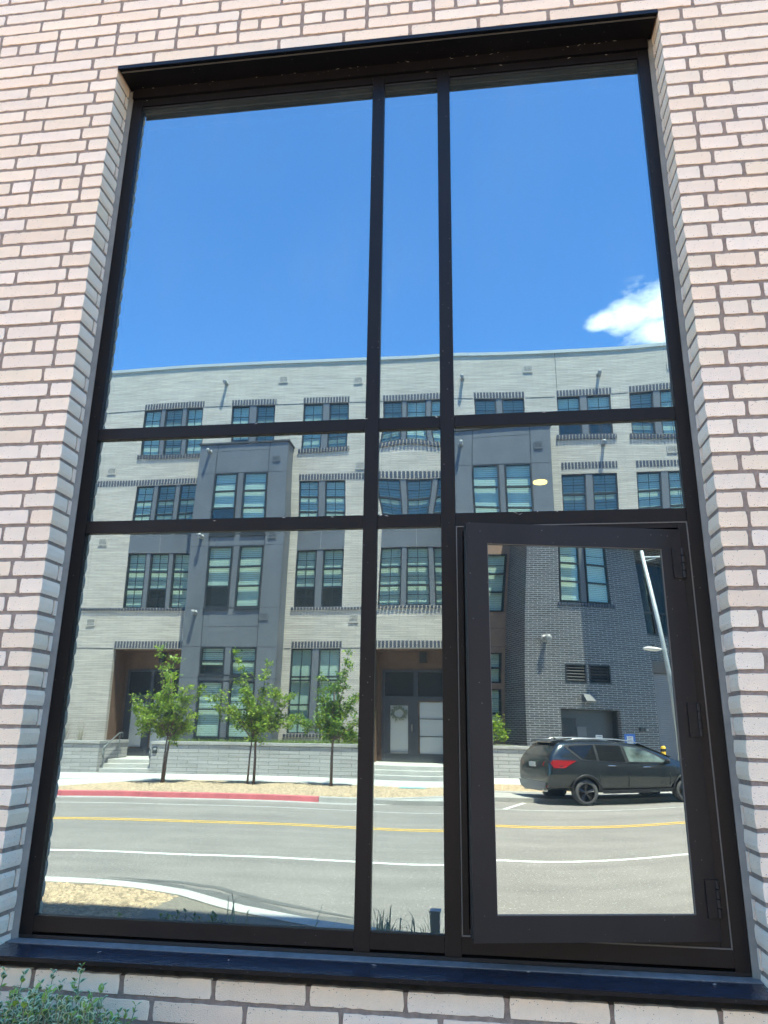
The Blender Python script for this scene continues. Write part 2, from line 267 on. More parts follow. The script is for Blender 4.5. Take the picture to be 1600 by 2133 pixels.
# ------------------------------------------------------------------ mesh helpers
class MB:
    def __init__(s, *mats): s.v = []; s.f = []; s.m = []; s.mats = [M[x] for x in mats]; s.smooth = False
    def add(s, vs, fs, mi=0):
        b = len(s.v); s.v += [tuple(p) for p in vs]
        for f in fs: s.f.append([b + i for i in f]); s.m.append(mi)
        return s
    def box(s, x0, x1, y0, y1, z0, z1, mi=0):
        if x0 > x1: x0, x1 = x1, x0
        if y0 > y1: y0, y1 = y1, y0
        if z0 > z1: z0, z1 = z1, z0
        return s.add([(x0, y0, z0), (x1, y0, z0), (x1, y1, z0), (x0, y1, z0), (x0, y0, z1), (x1, y0, z1), (x1, y1, z1), (x0, y1, z1)],
                     [(0, 3, 2, 1), (4, 5, 6, 7), (0, 1, 5, 4), (1, 2, 6, 5), (2, 3, 7, 6), (3, 0, 4, 7)], mi)
    def tube(s, pts, rads, n=8, mi=0, cap=True):
        pts = [Vector(p) for p in pts]
        if isinstance(rads, (int, float)): rads = [rads] * len(pts)
        rings = []; prev = None
        for i, p in enumerate(pts):
            d = (pts[min(i + 1, len(pts) - 1)] - pts[max(i - 1, 0)])
            if d.length < 1e-9: d = Vector((0, 0, 1))
            d.normalize()
            a = prev if prev is not None else (Vector((1, 0, 0)) if abs(d.x) < 0.9 else Vector((0, 1, 0)))
            a = (a - d * a.dot(d))
            if a.length < 1e-6: a = d.orthogonal()
            a.normalize(); prev = a; b = d.cross(a)
            rings.append([p + (a * math.cos(2 * math.pi * k / n) + b * math.sin(2 * math.pi * k / n)) * rads[i] for k in range(n)])
        vs = [q for r in rings for q in r]; fs = []
        for i in range(len(pts) - 1):
            for k in range(n): fs.append((i * n + k, i * n + (k + 1) % n, (i + 1) * n + (k + 1) % n, (i + 1) * n + k))
        if cap: fs.append(tuple(reversed(range(n)))); fs.append(tuple((len(pts) - 1) * n + k for k in range(n)))
        return s.add(vs, fs, mi)
    def prism(s, poly, axis, a, b, mi=0):
        # poly in the other two axes (ordered), extruded along axis from a to b
        n = len(poly)
        def P(u, v, w): return {'x': (w, u, v), 'y': (u, w, v), 'z': (u, v, w)}[axis]
        vs = [P(u, v, a) for u, v in poly] + [P(u, v, b) for u, v in poly]
        fs = [tuple(range(n)), tuple(reversed(range(n, 2 * n)))] + [(i, (i + 1) % n, n + (i + 1) % n, n + i) for i in range(n)]
        return s.add(vs, fs, mi)
    def sphere(s, c, r, n=10, mi=0, sc=(1, 1, 1)):
        vs = []; fs = []; h = n // 2
        for i in range(h + 1):
            for k in range(n):
                th = math.pi * i / h; ph = 2 * math.pi * k / n
                vs.append((c[0] + r * sc[0] * math.sin(th) * math.cos(ph), c[1] + r * sc[1] * math.sin(th) * math.sin(ph), c[2] + r * sc[2] * math.cos(th)))
        for i in range(h):
            for k in range(n): fs.append((i * n + k, (i + 1) * n + k, (i + 1) * n + (k + 1) % n, i * n + (k + 1) % n))
        return s.add(vs, fs, mi)
    def mesh(s, name):
        me = bpy.data.meshes.new(name); me.from_pydata(s.v, [], s.f)
        for m in s.mats: me.materials.append(m)
        me.polygons.foreach_set('material_index', s.m)
        if s.smooth: me.polygons.foreach_set('use_smooth', [True] * len(s.f))
        me.update(); return me
ROOTLOC = {}
def place(name, me, parent=None, loc=(0, 0, 0), rot=None, world=True):
    o = bpy.data.objects.new(name, me); COL.objects.link(o); o.location = loc
    if rot: o.rotation_euler = rot
    if parent is not None:
        o.parent = parent
        if world: o.matrix_parent_inverse = Matrix.Translation(-Vector(parent.get('_w', ROOTLOC.get(parent.name, (0, 0, 0))))) if parent.name in ROOTLOC else Matrix()
    return o
def build(mb, name, parent=None, loc=(0, 0, 0), world=True, kind=None, bevel=0, rot=None):
    o = place(name, mb.mesh(name), parent, loc, rot, world)
    if kind: o['kind'] = kind
    if bevel:
        b = o.modifiers.new('bevel', 'BEVEL'); b.width = bevel; b.segments = 2; b.limit_method = 'ANGLE'
    return o
def tag(o, label, cat, group=None):
    o['label'] = label; o['category'] = cat
    if group: o['group'] = group
    return o
def thing(name, label, cat, loc, group=None):
    o = bpy.data.objects.new(name, None); COL.objects.link(o); o.location = loc; o.empty_display_size = 0.2
    ROOTLOC[o.name] = tuple(loc); return tag(o, label, cat, group)
def struct(mb, name, **k):
    o = build(mb, name, **k); o['kind'] = 'structure'; return o
def holed(mb, x0, x1, z0, z1, yf, yb, holes, mi=0, hmi=None):
    """vertical wall slab in the xz plane, front at yf, back at yb, with rectangular openings (x0,x1,z0,z1)"""
    xs = sorted({x0, x1, *[h[0] for h in holes], *[h[1] for h in holes]}); zs = sorted({z0, z1, *[h[2] for h in holes], *[h[3] for h in holes]})
    xs = [x for x in xs if x0 <= x <= x1]; zs = [z for z in zs if z0 <= z <= z1]
    for i in range(len(xs) - 1):
        for j in range(len(zs) - 1):
            cx_, cz_ = (xs[i] + xs[i + 1]) / 2, (zs[j] + zs[j + 1]) / 2
            if any(h[0] < cx_ < h[1] and h[2] < cz_ < h[3] for h in holes): continue
            a, b, c, d = xs[i], xs[i + 1], zs[j], zs[j + 1]
            mb.add([(a, yf, c), (b, yf, c), (b, yf, d), (a, yf, d)], [(0, 1, 2, 3)], mi)
            mb.add([(a, yb, c), (b, yb, c), (b, yb, d), (a, yb, d)], [(3, 2, 1, 0)], mi)
    k = mi if hmi is None else hmi
    for a, b, c, d in holes + [(x0, x1, z0, z1)]:
        for q in ([(a, yf, c), (b, yf, c), (b, yb, c), (a, yb, c)], [(a, yf, d), (b, yf, d), (b, yb, d), (a, yb, d)], [(a, yf, c), (a, yb, c), (a, yb, d), (a, yf, d)], [(b, yf, c), (b, yb, c), (b, yb, d), (b, yf, d)]):
            mb.add(q, [(0, 1, 2, 3)], k)
# ================================================================== NEAR BUILDING
rng = random.Random(5)
OW = 2.463; ZT = 4.990; PZ = 0.0683; ZS = ZT - 55 * PZ
B1 = thing('brick_building', 'pale pink brick building with a tall dark framed window, its casement ajar', 'building', (1.2, 0, 0.2))
HT = 17.9
CX0, CX1, CZ0, CZ1 = -3.2, 5.6, 0.3, 7.4
w = MB('mortar'); holed(w, CX0, CX1, CZ0, CZ1, 0.0032, 0.20, [(-0.0045, OW + 0.0045, ZS - 0.01, ZT - 0.003)])
build(w, 'wall', B1)
w = MB('outerbrick', 'room')
w.box(-32, CX0, 0, 0.2, 0, HT); w.box(CX1, 34, 0, 0.2, 0, HT); w.box(CX0, CX1, 0, 0.2, CZ1, HT); w.box(CX0, CX1, 0.0, 0.2, 0, CZ0)
w.box(-32, -31.8, 0.2, 16, 0, HT); w.box(33.8, 34, 0.2, 16, 0, HT); w.box(-32, 34, 15.8, 16, 0, HT); w.box(-32, 34, 0.2, 16, HT - 0.3, HT)
build(w, 'upper_wall', B1)
r = MB('room'); 
for q in ((-2, 5, 7, 7.1, 0.5, 4.9), (-2.1, -2, 0.2, 7.1, 0.5, 4.9), (5, 5.1, 0.2, 7.1, 0.5, 4.9), (-2.1, 5.1, 0.2, 7.1, 4.8, 4.9), (-2.1, 5.1, 0.2, 7.1, 0.4, 0.5)): r.box(*q)
build(r, 'room', B1)
l = MB('lamp'); l.tube([(2.33, 5.2, 4.605), (2.33, 5.2, 4.59)], 0.075, 24); build(l, 'ceiling_light', B1)
l = MB('room'); l.tube([(2.33, 5.2, 4.80), (2.33, 5.2, 4.606)], 0.09, 24); build(l, 'lamp_housing', B1)
BM = {}
def brick_mesh(w_, kind, seed, d=0.018, h=0.0545):
    key = (round(w_, 3), seed, d)
    if key in BM: return BM[key]
    rr = random.Random(seed * 977 + int(w_ * 1000)); pts = []
    hw, hh = w_ / 2, h / 2; nx = max(3, int(w_ / 0.022)); c = 0.0028
    amp = 0.0011
    def J(a=amp): return rr.uniform(-a, a)
    for i in range(nx + 1):
        t = i / nx; x = -hw + c + (w_ - 2 * c) * t; pts.append((x, -hh + J() + (rr.random() < 0.08) * 0.002))
    for i in range(1, 3): pts.append((hw + J(), -hh + c + (h - 2 * c) * (i - 0.5) / 2))
    for i in range(nx + 1):
        t = i / nx; x = hw - c - (w_ - 2 * c) * t; pts.append((x, hh + J() - (rr.random() < 0.08) * 0.002))
    for i in range(1, 3): pts.append((-hw + J(), hh - c - (h - 2 * c) * (i - 0.5) / 2))
    n = len(pts); e = 0.0009
    mb = MB('brick'); cx_ = [(x * (1 - e / hw), z * (1 - e / hh)) for x, z in pts]
    vs = [(x, 0, z) for x, z in cx_] + [(x, e, z) for x, z in pts] + [(x, d, z) for x, z in pts]
    fs = [tuple(range(n))] + [(i + o_, (i + 1) % n + o_, n + (i + 1) % n + o_, n + i + o_) for o_ in (0, n) for i in range(n)]
    mb.add(vs, fs); BM[key] = mb.mesh('brick'); return BM[key]
bricks = []   # (x_left, x_right, course, depth)
JT = 0.0138
def row_joints(k, a, b):
    hdr = (k + 3) % 12 == 0
    ph, st = ((-0.133, 0.305 / 3) if hdr else ((-0.03, 0.305) if k % 2 == 0 else (-0.135, 0.305)))
    i0 = math.floor((a - ph) / st); js = []
    x = ph + i0 * st
    while x < b + st:
        js.append(x); x += st
    return js
for k in range(-34, 68):
    z = ZT - k * PZ - PZ / 2
    if not (CZ0 + 0.04 < z < CZ1 - 0.04): continue
    segs = [(CX0, CX1)] if (k < 0 or k >= 55) else [(CX0, 0.0), (OW, CX1)]
    hdr = (k + 3) % 12 == 0
    for si, (a, b) in enumerate(segs):
        js = [a] + [j for j in row_joints(k, a, b) if a + 0.05 < j < b - 0.05] + [b]
        if len(segs) == 2:
            if si == 0:
                js = [j for j in js if j < -0.17] + ([-0.097, 0.0] if (k % 2 == 0 or hdr) else [-0.135, 0.0])
                if hdr: js = [j for j in js if j < -0.25] + [-0.198, -0.1, 0.0]
            else:
                js = ([OW, OW + 0.095] if (k % 2 == 0 or hdr) else [OW, OW + 0.142]) + [j for j in js if j > OW + 0.17]
                if hdr: js = [OW, OW + 0.1, OW + 0.2] + [j for j in js if j > OW + 0.27]
        for i in range(len(js) - 1):
            xl, xr = js[i] + JT / 2, js[i + 1] - JT / 2; d = 0.018
            if js[i] == OW and len(segs) == 2: xl = OW
            if js[i + 1] == 0.0 and len(segs) == 2 and si == 0: xr = 0.0
            corner = len(segs) == 2 and ((si == 0 and js[i + 1] == 0.0) or (si == 1 and js[i] == OW))
            if corner: d = 0.121 if (k % 2 == 0 or hdr) else 0.092
            if xr - xl < 0.03: continue
            jt = 0 if corner else rng.uniform(-0.0015, 0.0015)
            bricks.append((xl + jt, xr + jt, z + rng.uniform(-0.0007, 0.0007), d, rng.uniform(-0.0012, 0.0012) if not corner else 0))
            if corner and d < 0.1:   # small closure piece behind the corner brick
                x0_, x1_ = ((-0.012, 0.0) if si == 0 else (OW, OW + 0.012)); bricks.append((x0_, x1_, z, 'closure', si))
def screen(p):
    v = Vector(p) - Vector(CAMP); dz = v.dot(RF)
    if dz < 0.1: return None
    return 800 + 1525.46 * v.dot(RX) / dz, 1066.5 - 1525.46 * v.dot(RU) / dz, dz
ranked = []
for b in bricks:
    if b[3] == 'closure': ranked.append((0, b)); continue
    s = screen(((b[0] + b[1]) / 2, 0, b[2])); sa = screen((b[0], 0, b[2])); sb = screen((b[1], 0, b[2]))
    wv = max(0, min(sb[0], 1600) - max(sa[0], 0)); vis = wv > 12 and -8 < s[1] < 2140
    ranked.append(((wv / s[2] / s[2]) if vis else 0, b))
ranked.sort(key=lambda t: -t[0])
rest = MB('brick'); 
for i, (a, b) in enumerate(ranked):
    if b[3] == 'closure':
        rest.box(b[0], b[1], 0.102, 0.121, b[2] - 0.0285, b[2] + 0.0285); continue
    w_ = round((b[1] - b[0]) / 0.003) * 0.003; me = brick_mesh(w_, 0, i % 7, b[3])
    loc = ((b[0] + b[1]) / 2, b[4], b[2])
    if b[1] == 0.0: loc = (-w_ / 2, 0, b[2])
    if b[0] == OW: loc = (OW + w_ / 2, 0, b[2])
    if i < 299 and a > 0: place('brick', me, B1, loc)
    else:
        vs = [(v.co.x + loc[0], v.co.y + loc[1], v.co.z + loc[2]) for v in me.vertices]
        rest.add(vs, [tuple(p.vertices) for p in me.polygons])
build(rest, 'brickwork', B1, kind='stuff')
# lintel, caulk, sill
l = MB('frame', 'gasket'); l.box(0.002, OW - 0.002, -0.006, 0.135, ZT - 0.008, ZT - 0.001); l.box(0.002, OW - 0.002, -0.006, 0.0, ZT - 0.020, ZT - 0.0085); l.box(0.002, OW - 0.002, 0.022, 0.027, ZT - 0.0125, ZT - 0.0082, 1)
build(l, 'lintel', B1)
c_l = []
for sgn, x in ((1, 0.0), (-1, OW)):
    c = MB('caulk'); c.prism([(x - sgn * 0.004, 0.119), (x + sgn * 0.017, 0.1345), (x + sgn * 0.017, 0.19), (x - sgn * 0.004, 0.19)], 'z', ZS + 0.03, ZT - 0.02)
    c.box(x, x + sgn * 0.012, 0.02, 0.119, ZS + 0.028, ZS + 0.04); build(c, 'caulk_joint', B1)
s = MB('sillmetal', 'skylitmetal', 'frame')
s.prism([(-0.032, ZS + 0.027), (-0.032, ZS + 0.036), (0.086, ZS + 0.0425), (0.086, ZS + 0.0)  , (-0.02, ZS + 0.02), (-0.02, ZS + 0.027)], 'x', 0.002, OW - 0.002, 0)
s.box(0.002, OW - 0.002, 0.0865, 0.150, ZS, ZS + 0.0445, 1)
s.box(0.002, OW - 0.002, -0.036, -0.0325, ZS + 0.0235, ZS + 0.0355, 2)
build(s, 'sill', B1)
s = MB('wood'); s.box(0.002, OW - 0.002, -0.0025, 0.02, ZS + 0.0155, ZS + 0.0195); build(s, 'sill_backer', B1)
# frame --------------------------------------------------------------
FY = 0.135; GY = 0.150
f = MB('frame', 'frame_dark')
f.box(0.019, 0.067, FY, 0.21, 1.2915, 4.924); f.box(2.397, 2.444, FY, 0.21, 1.2915, 4.924)
f.box(0.019, 2.444, 0.124, 0.21, 4.9265, 4.980)
for a, b in ((0.068, 1.2025), (1.2580, 1.5025), (1.5585, 2.396)):
    f.box(a, b, FY, 0.21, 4.884, 4.923); f.box(a, b, FY + 0.008, 0.21, 4.872, 4.8835, 1)
    f.box(a, b, FY, 0.21, 1.301, 1.351)
f.box(0.019, 2.444, 0.139, 0.2, 1.279, 1.2905, 1)
wf = build(f, 'window_frame', B1)
for a, b in ((1.203, 1.2575), (1.503, 1.558)):
    m_ = MB('frame'); m_.box(a, b, FY - 0.001, 0.21, 1.292, 4.9235); build(m_, 'mullion', wf, bevel=0.0012)
for z0, z1 in ((3.140, 3.190), (2.735, 2.786)):
    for a, b in ((0.068, 1.202), (1.2585, 1.502), (1.559, 2.396)):
        m_ = MB('frame'); m_.box(a, b, FY + 0.001, 0.21, z0, z1); build(m_, 'transom', wf, bevel=0.0012)
def pane(name, x0, x1, z0, z1, y, par, amp, seed, mt='pane', tilt=(0, 0), world=True, wob=0.00022, cross=0.0):
    nx = max(8, int((x1 - x0) / 0.03)); nz_ = max(8, int((z1 - z0) / 0.03)); mb = MB(mt, 'glass_back'); vs = []
    for j in range(nz_ + 1):
        for i in range(nx + 1):
            u = 2 * i / nx - 1; v = 2 * j / nz_ - 1; x = x0 + (x1 - x0) * i / nx; z = z0 + (z1 - z0) * j / nz_
            dy = amp * (1 - u * u) * (1 - v * v) + tilt[0] * (x - (x0 + x1) / 2) + tilt[1] * (z - (z0 + z1) / 2) + cross * u * v
            dy += wob * noise.noise(Vector((x * 2.2 + seed * 7.7, z * 1.7, seed))) + wob * 0.05 * noise.noise(Vector((x * 7, z * 6, seed + 3)))
            vs.append((x, y + dy, z))
    fs = [(j * (nx + 1) + i, j * (nx + 1) + i + 1, (j + 1) * (nx + 1) + i + 1, (j + 1) * (nx + 1) + i) for j in range(nz_) for i in range(nx)]
    mb.add(vs, fs); mb.smooth = True
    return build(mb, name, par, world=world)
xs3 = [(0.067, 1.203), (1.2575, 1.503), (1.558, 2.397)]
AMP = {(0, 0): -0.0006, (1, 0): 0.0002, (2, 0): 0.0010, (0, 1): -0.0003, (1, 1): 0.0004, (2, 1): 0.0003, (0, 2): -0.0004, (1, 2): 0.0003}
for j, (z0, z1) in enumerate(((3.190, 4.8725), (2.786, 3.140), (1.351, 2.735))):
    for i, (a, b) in enumerate(xs3):
        if (i, j) == (2, 2): continue
        pane('glass_pane', a, b, z0, z1, GY, wf, AMP[(i, j)], i * 3 + j + 1)
        tl = 0.0011 * (1 if (i + j) % 2 else -1) * (z1 - z0) / 2; mb = MB('glass_back'); mb.add([(a, GY + 0.022 + tl, z0), (b, GY + 0.0225 + tl, z0), (b, GY + 0.0225 - tl, z1), (a, GY + 0.022 - tl, z1)], [(0, 1, 2, 3)]); build(mb, 'inner_glass', wf)
# cobweb and grit caught along the head and the transoms
dr = random.Random(77); mb = MB('dirt')
for i in range(60):
    q = dr.random()
    if q < 0.45: p = (dr.uniform(0.05, 2.4), dr.uniform(0.118, 0.1235), dr.uniform(4.972, 4.981))
    elif q < 0.75: p = (dr.uniform(0.07, 2.39), FY - 0.002, dr.choice((4.921, 3.188, 3.1885, 2.784, 2.785)) - abs(dr.gauss(0, 0.004)))
    else: p = (dr.uniform(0.05, 2.4), dr.uniform(0.0, 0.12), ZS + 0.0435)
    a_ = dr.uniform(-0.4, 0.4); l_ = dr.uniform(0.002, 0.011); h_ = dr.uniform(0.0008, 0.002)
    mb.add([(p[0] - l_, p[1], p[2] - a_ * l_), (p[0], p[1], p[2] - h_), (p[0] + l_, p[1], p[2] + a_ * l_), (p[0], p[1], p[2] + h_)], [(0, 1, 2, 3)])
o_ = build(mb, 'grit', wf); o_['kind'] = 'stuff'
# fixed casement surround
f = MB('frame', 'gasket', 'frame_dark')
a, b, c_, d = 1.559, 2.396, 1.352, 2.734
f.box(a, a + 0.0035, FY - 0.0005, 0.2, c_, d, 1); f.box(b - 0.0035, b, FY - 0.0005, 0.2, c_, d, 1); f.box(a + 0.0036, b - 0.0036, FY - 0.0005, 0.2, c_, c_ + 0.0035, 1); f.box(a + 0.0036, b - 0.0036, FY - 0.0005, 0.2, d - 0.0035, d, 1)
f.box(a + 0.004, a + 0.024, FY + 0.002, 0.2, c_ + 0.004, d - 0.004); f.box(b - 0.034, b - 0.004, FY + 0.002, 0.2, c_ + 0.004, d - 0.004)
f.box(a + 0.025, b - 0.035, FY + 0.002, 0.2, c_ + 0.004, c_ + 0.022); f.box(a + 0.025, b - 0.035, FY + 0.002, 0.2, d - 0.022, d - 0.004)
build(f, 'casement_surround', B1)
# open casement sash, hinged on the right
CS = bpy.data.objects.new('casement', None); COL.objects.link(CS); CS.parent = B1
CS.matrix_parent_inverse = Matrix.Translation(-Vector(ROOTLOC[B1.name])); CS.location = (2.3646, 0.130, 0); CS.rotation_euler = (0, 0, 0.2045)
WS, zt, zb, st = 0.780, 2.7015, 1.3752, 0.0725; g = 0.0006
def sashpart(nm, poly, gap=True):
    mb = MB('sash'); mb.prism(poly, 'y', 0.0, 0.046); return build(mb, nm, CS, world=False, bevel=0.001)
sashpart('stile', [(-WS, zb + g), (-WS, zt - g), (-WS + st, zt - st - g), (-WS + st, zb + st + g)])
sashpart('stile', [(0, zb + g), (-st, zb + st + g), (-st, zt - st - g), (0, zt - g)])
sashpart('rail', [(-WS + g, zt), (-g, zt), (-st - g, zt - st), (-WS + st + g, zt - st)])
sashpart('rail', [(-WS + g, zb), (-WS + st + g, zb + st), (-st - g, zb + st), (-g, zb)])
bd = MB('gasket'); a, b = -WS + st, -st
bd.box(a, a + 0.003, 0.0015, 0.02, zb + st, zt - st); bd.box(b - 0.003, b, 0.0015, 0.02, zb + st, zt - st); bd.box(a + 0.003, b - 0.003, 0.0015, 0.02, zb + st, zb + st + 0.003); bd.box(a + 0.003, b - 0.003, 0.0015, 0.02, zt - st - 0.003, zt - st)
build(bd, 'glazing_bead', CS, world=False)
pane('glass_pane', a + 0.001, b - 0.001, zb + st + 0.001, zt - st - 0.001, 0.0065, CS, 0.0013, 21, 'pane_clear', world=False)
mb = MB('glass_back'); mb.box(a, b, 0.026, 0.031, zb + st, zt - st); build(mb, 'inner_glass', CS, world=False)
for z0, z1 in ((2.523, 2.633), (1.984, 2.093), (1.441, 1.551)):
    hg = MB('sash'); hg.box(-0.037, -0.006, -0.006, -0.0005, z0, z1)
    hh_ = (z1 - z0) / 4
    for q in range(4): hg.tube([(0.001, -0.004, z0 + q * hh_ + 0.0012), (0.001, -0.004, z0 + (q + 1) * hh_ - 0.0012)], 0.0075, 10)
    build(hg, 'hinge', CS, world=False, bevel=0.0008)
# ================================================================== GROUND AND STREET
def far_curb_y(x):
    t = min(1, max(0, (x + 2.2) / 3.8)); t = t * t * (3 - 2 * t); return -18.1 - 1.9 * t
def near_curb_y(x):
    P = [(-60, -6.65), (-6, -6.65), (-3.82, -6.62), (-2.86, -6.54), (-2.3, -6.42), (-1.77, -6.2), (-0.99, -5.62), (-0.4, -5.35), (0.12, -5.11), (1.2, -4.85), (3, -4.75), (60, -4.7)]
    for i in range(len(P) - 1):
        if P[i][0] <= x <= P[i + 1][0]:
            t = (x - P[i][0]) / (P[i + 1][0] - P[i][0]); return P[i][1] + t * (P[i + 1][1] - P[i][1])
    return -4.7
g = MB('soil'); g.box(-400, 400, -400, 400, -1.2, -0.02); struct(g, 'ground')
r = MB('asphalt'); r.add([(-70, -20.6, 0), (80, -20.6, 0), (80, -4.4, 0), (-70, -4.4, 0)], [(0, 1, 2, 3)]); struct(r, 'road')
def strip(mt, yfun, width, x0, x1, z, name, step=0.4):
    mb = MB(mt); n = max(1, int((x1 - x0) / step)); vs = []
    for i in range(n + 1):
        x = x0 + (x1 - x0) * i / n; y = yfun(x); vs += [(x, y - width / 2, z), (x, y + width / 2, z)]
    mb.add(vs, [(2 * i, 2 * i + 2, 2 * i + 3, 2 * i + 1) for i in range(n)]); return struct(mb, name)
strip('whiteworn', lambda x: -16.5, 0.09, -60, 70, 0.004, 'white_road_line')
strip('white', lambda x: -9.38, 0.13, -60, 70, 0.004, 'white_road_line')
strip('yellow', lambda x: -13.21, 0.10, -60, 70, 0.004, 'yellow_road_line')
strip('yellow', lambda x: -13.43, 0.10, -60, 70, 0.004, 'yellow_road_line')
# parking stall tick by the car
mb = MB('white'); mb.add([(9.6, -16.6, 0.004), (9.72, -16.6, 0.004), (11.1, -18.3, 0.004), (10.98, -18.3, 0.004)], [(0, 1, 2, 3)]); struct(mb, 'parking_mark')
# crack sealer band beside the near kerb
random.seed(3)
def seal(off, wd, x0, x1, z):
    mb = MB('sealant'); vs = []; n = 60
    for i in range(n + 1):
        x = x0 + (x1 - x0) * i / n; y = near_curb_y(x) - 0.50 - off; w_ = wd * (0.75 + 0.5 * noise.noise(Vector((x * 1.3, off, 0)))) * min(1, (n - i) / 12) * min(1, (i + 2) / 20)
        y += 0.03 * noise.noise(Vector((x * 3, off, 2))); vs += [(x, y - w_ - 0.01, z), (x, y, z)]
    mb.add(vs, [(2 * i, 2 * i + 2, 2 * i + 3, 2 * i + 1) for i in range(n)]); struct(mb, 'road_patch')
seal(0.0, 0.34, -5.6, 1.4, 0.004); seal(0.34, 0.16, -3.4, 0.4, 0.004)
# kerbs: separate cast lengths ---------------------------------------
def curb_piece(yf, x0, x1, side, m_top, parent, width=0.16, h=0.155, gut=0.30, n=6):
    """side -1: the raised part lies towards -y (far kerb); +1: towards +y (near kerb)"""
    mb = MB(m_top, 'concrete2'); xs = [x0 + 0.006 + (x1 - x0 - 0.012) * i / n for i in range(n + 1)]
    prof = [(gut, 0.006), (0.0, 0.014), (-0.02, h - 0.015), (-0.035, h), (-width - 0.035, h), (-width - 0.035, -0.1), (gut, -0.1)]
    vs = []
    for x in xs:
        y = yf(x)
        for p, z in prof: vs.append((x, y - side * p if side > 0 else y + p, z))
    m_ = len(prof); fs = []; ms = []
    for i in range(n):
        for k in range(m_):
            fs.append((i * m_ + k, i * m_ + (k + 1) % m_, (i + 1) * m_ + (k + 1) % m_, (i + 1) * m_ + k)); ms.append(1 if k in (0, 5, 6) else 0)
    for a_, b_ in zip(fs, ms): mb.add([vs[q] for q in a_], [(0, 1, 2, 3)], b_)
    mb.add([vs[k] for k in range(m_)], [tuple(range(m_))], 0); mb.add([vs[n * m_ + k] for k in range(m_)], [tuple(range(m_))], 0)
    return build(mb, 'kerb_stone', parent)
kf = bpy.data.objects.new('far_kerb', None); COL.objects.link(kf); kf['kind'] = 'structure'
x = -2.79 - 2.6 * 13
while x < 38:
    o = curb_piece(far_curb_y, x, x + 2.6, -1, 'redpaint' if x + 2.6 < -2.6 else 'concrete2', kf)
    x += 2.6
kn = bpy.data.objects.new('near_kerb', None); COL.objects.link(kn); kn['kind'] = 'structure'
x = -36.0
while x < 36: curb_piece(near_curb_y, x, x + 3.0, 1, 'concrete', kn, n=10, width=0.26, gut=0.06); x += 3.0
# near planting ground
mb = MB('gravel'); vs = []; n = 200
for i in range(n + 1):
    x = -38 + 76 * i / n; vs += [(x, near_curb_y(x) + 0.26, 0.14), (x, -2.2, 0.25), (x, 0.0, 0.42)]
mb.add(vs, [f_ for i in range(n) for f_ in ((3 * i, 3 * i + 3, 3 * i + 4, 3 * i + 1), (3 * i + 1, 3 * i + 4, 3 * i + 5, 3 * i + 2))])
mb.mats.append(M['gravelgrey']); mb.m = [1 if (-38 + 76 * (i // 2) / n) > -2.1 else 0 for i in range(2 * n)]
struct(mb, 'planting_bed')
# far gravel strip and pavement
def back_y(x):   # boundary between gravel and pavement
    if x < -11.2: return -18.2
    t = min(1, max(0, (x + 11.2) / 2.4)); return -18.2 - 3.9 * (t ** 0.7)
mb = MB('gravel'); vs = []; n = 160
for i in range(n + 1):
    x = -11.2 + 50 * i / n; yf_ = far_curb_y(x) - 0.19; yb_ = min(back_y(x), yf_ - 0.01); vs += [(x, yb_, 0.19), (x, (yf_ + yb_) / 2, 0.165), (x, yf_, 0.146)]
mb.add(vs, [f_ for i in range(n) for f_ in ((3 * i, 3 * i + 3, 3 * i + 4, 3 * i + 1), (3 * i + 1, 3 * i + 4, 3 * i + 5, 3 * i + 2))]); struct(mb, 'gravel_strip')
stn = []
ico = [(0, 0, 1), (0.9, 0, 0.1), (0.28, 0.85, 0.1), (-0.72, 0.53, 0.1), (-0.72, -0.53, 0.1), (0.28, -0.85, 0.1)]
icf = [(0, 1, 2), (0, 2, 3), (0, 3, 4), (0, 4, 5), (0, 5, 1)]
mb = MB('stone'); rs = random.Random(11)
for i in range(24000):
    x = rs.uniform(-11, 15); a_ = far_curb_y(x) - 0.2; b_ = back_y(x)
    if b_ > a_ - 0.05: continue
    y = rs.uniform(b_, a_); s_ = rs.uniform(0.025, 0.06); an = rs.uniform(0, 6.28); ca, sa = math.cos(an), math.sin(an)
    z = 0.146 + 0.044 * (a_ - y) / max(0.1, a_ - b_)
    mb.add([(x + s_ * (p[0] * ca - p[1] * sa), y + s_ * (p[0] * sa + p[1] * ca), z + s_ * 0.6 * p[2]) for p in ico], icf)
for i in range(9000):
    x = rs.uniform(-6.5, -1.8); a_ = near_curb_y(x) + 0.30; b_ = -3.4
    y = rs.uniform(a_, b_); s_ = rs.uniform(0.015, 0.035); an = rs.uniform(0, 6.28); ca, sa = math.cos(an), math.sin(an)
    z = 0.14 + 0.11 * (y - a_) / (-2.2 - a_)
    mb.add([(x + s_ * (p[0] * ca - p[1] * sa), y + s_ * (p[0] * sa + p[1] * ca), z + s_ * 0.6 * p[2]) for p in ico], icf)
o = build(mb, 'gravel_stones'); o['kind'] = 'stuff'; tag(o, 'loose tan gravel spread in the planting strips beside the kerbs', 'gravel')
sw = bpy.data.objects.new('pavement', None); COL.objects.link(sw); sw['kind'] = 'structure'
x = -34.0
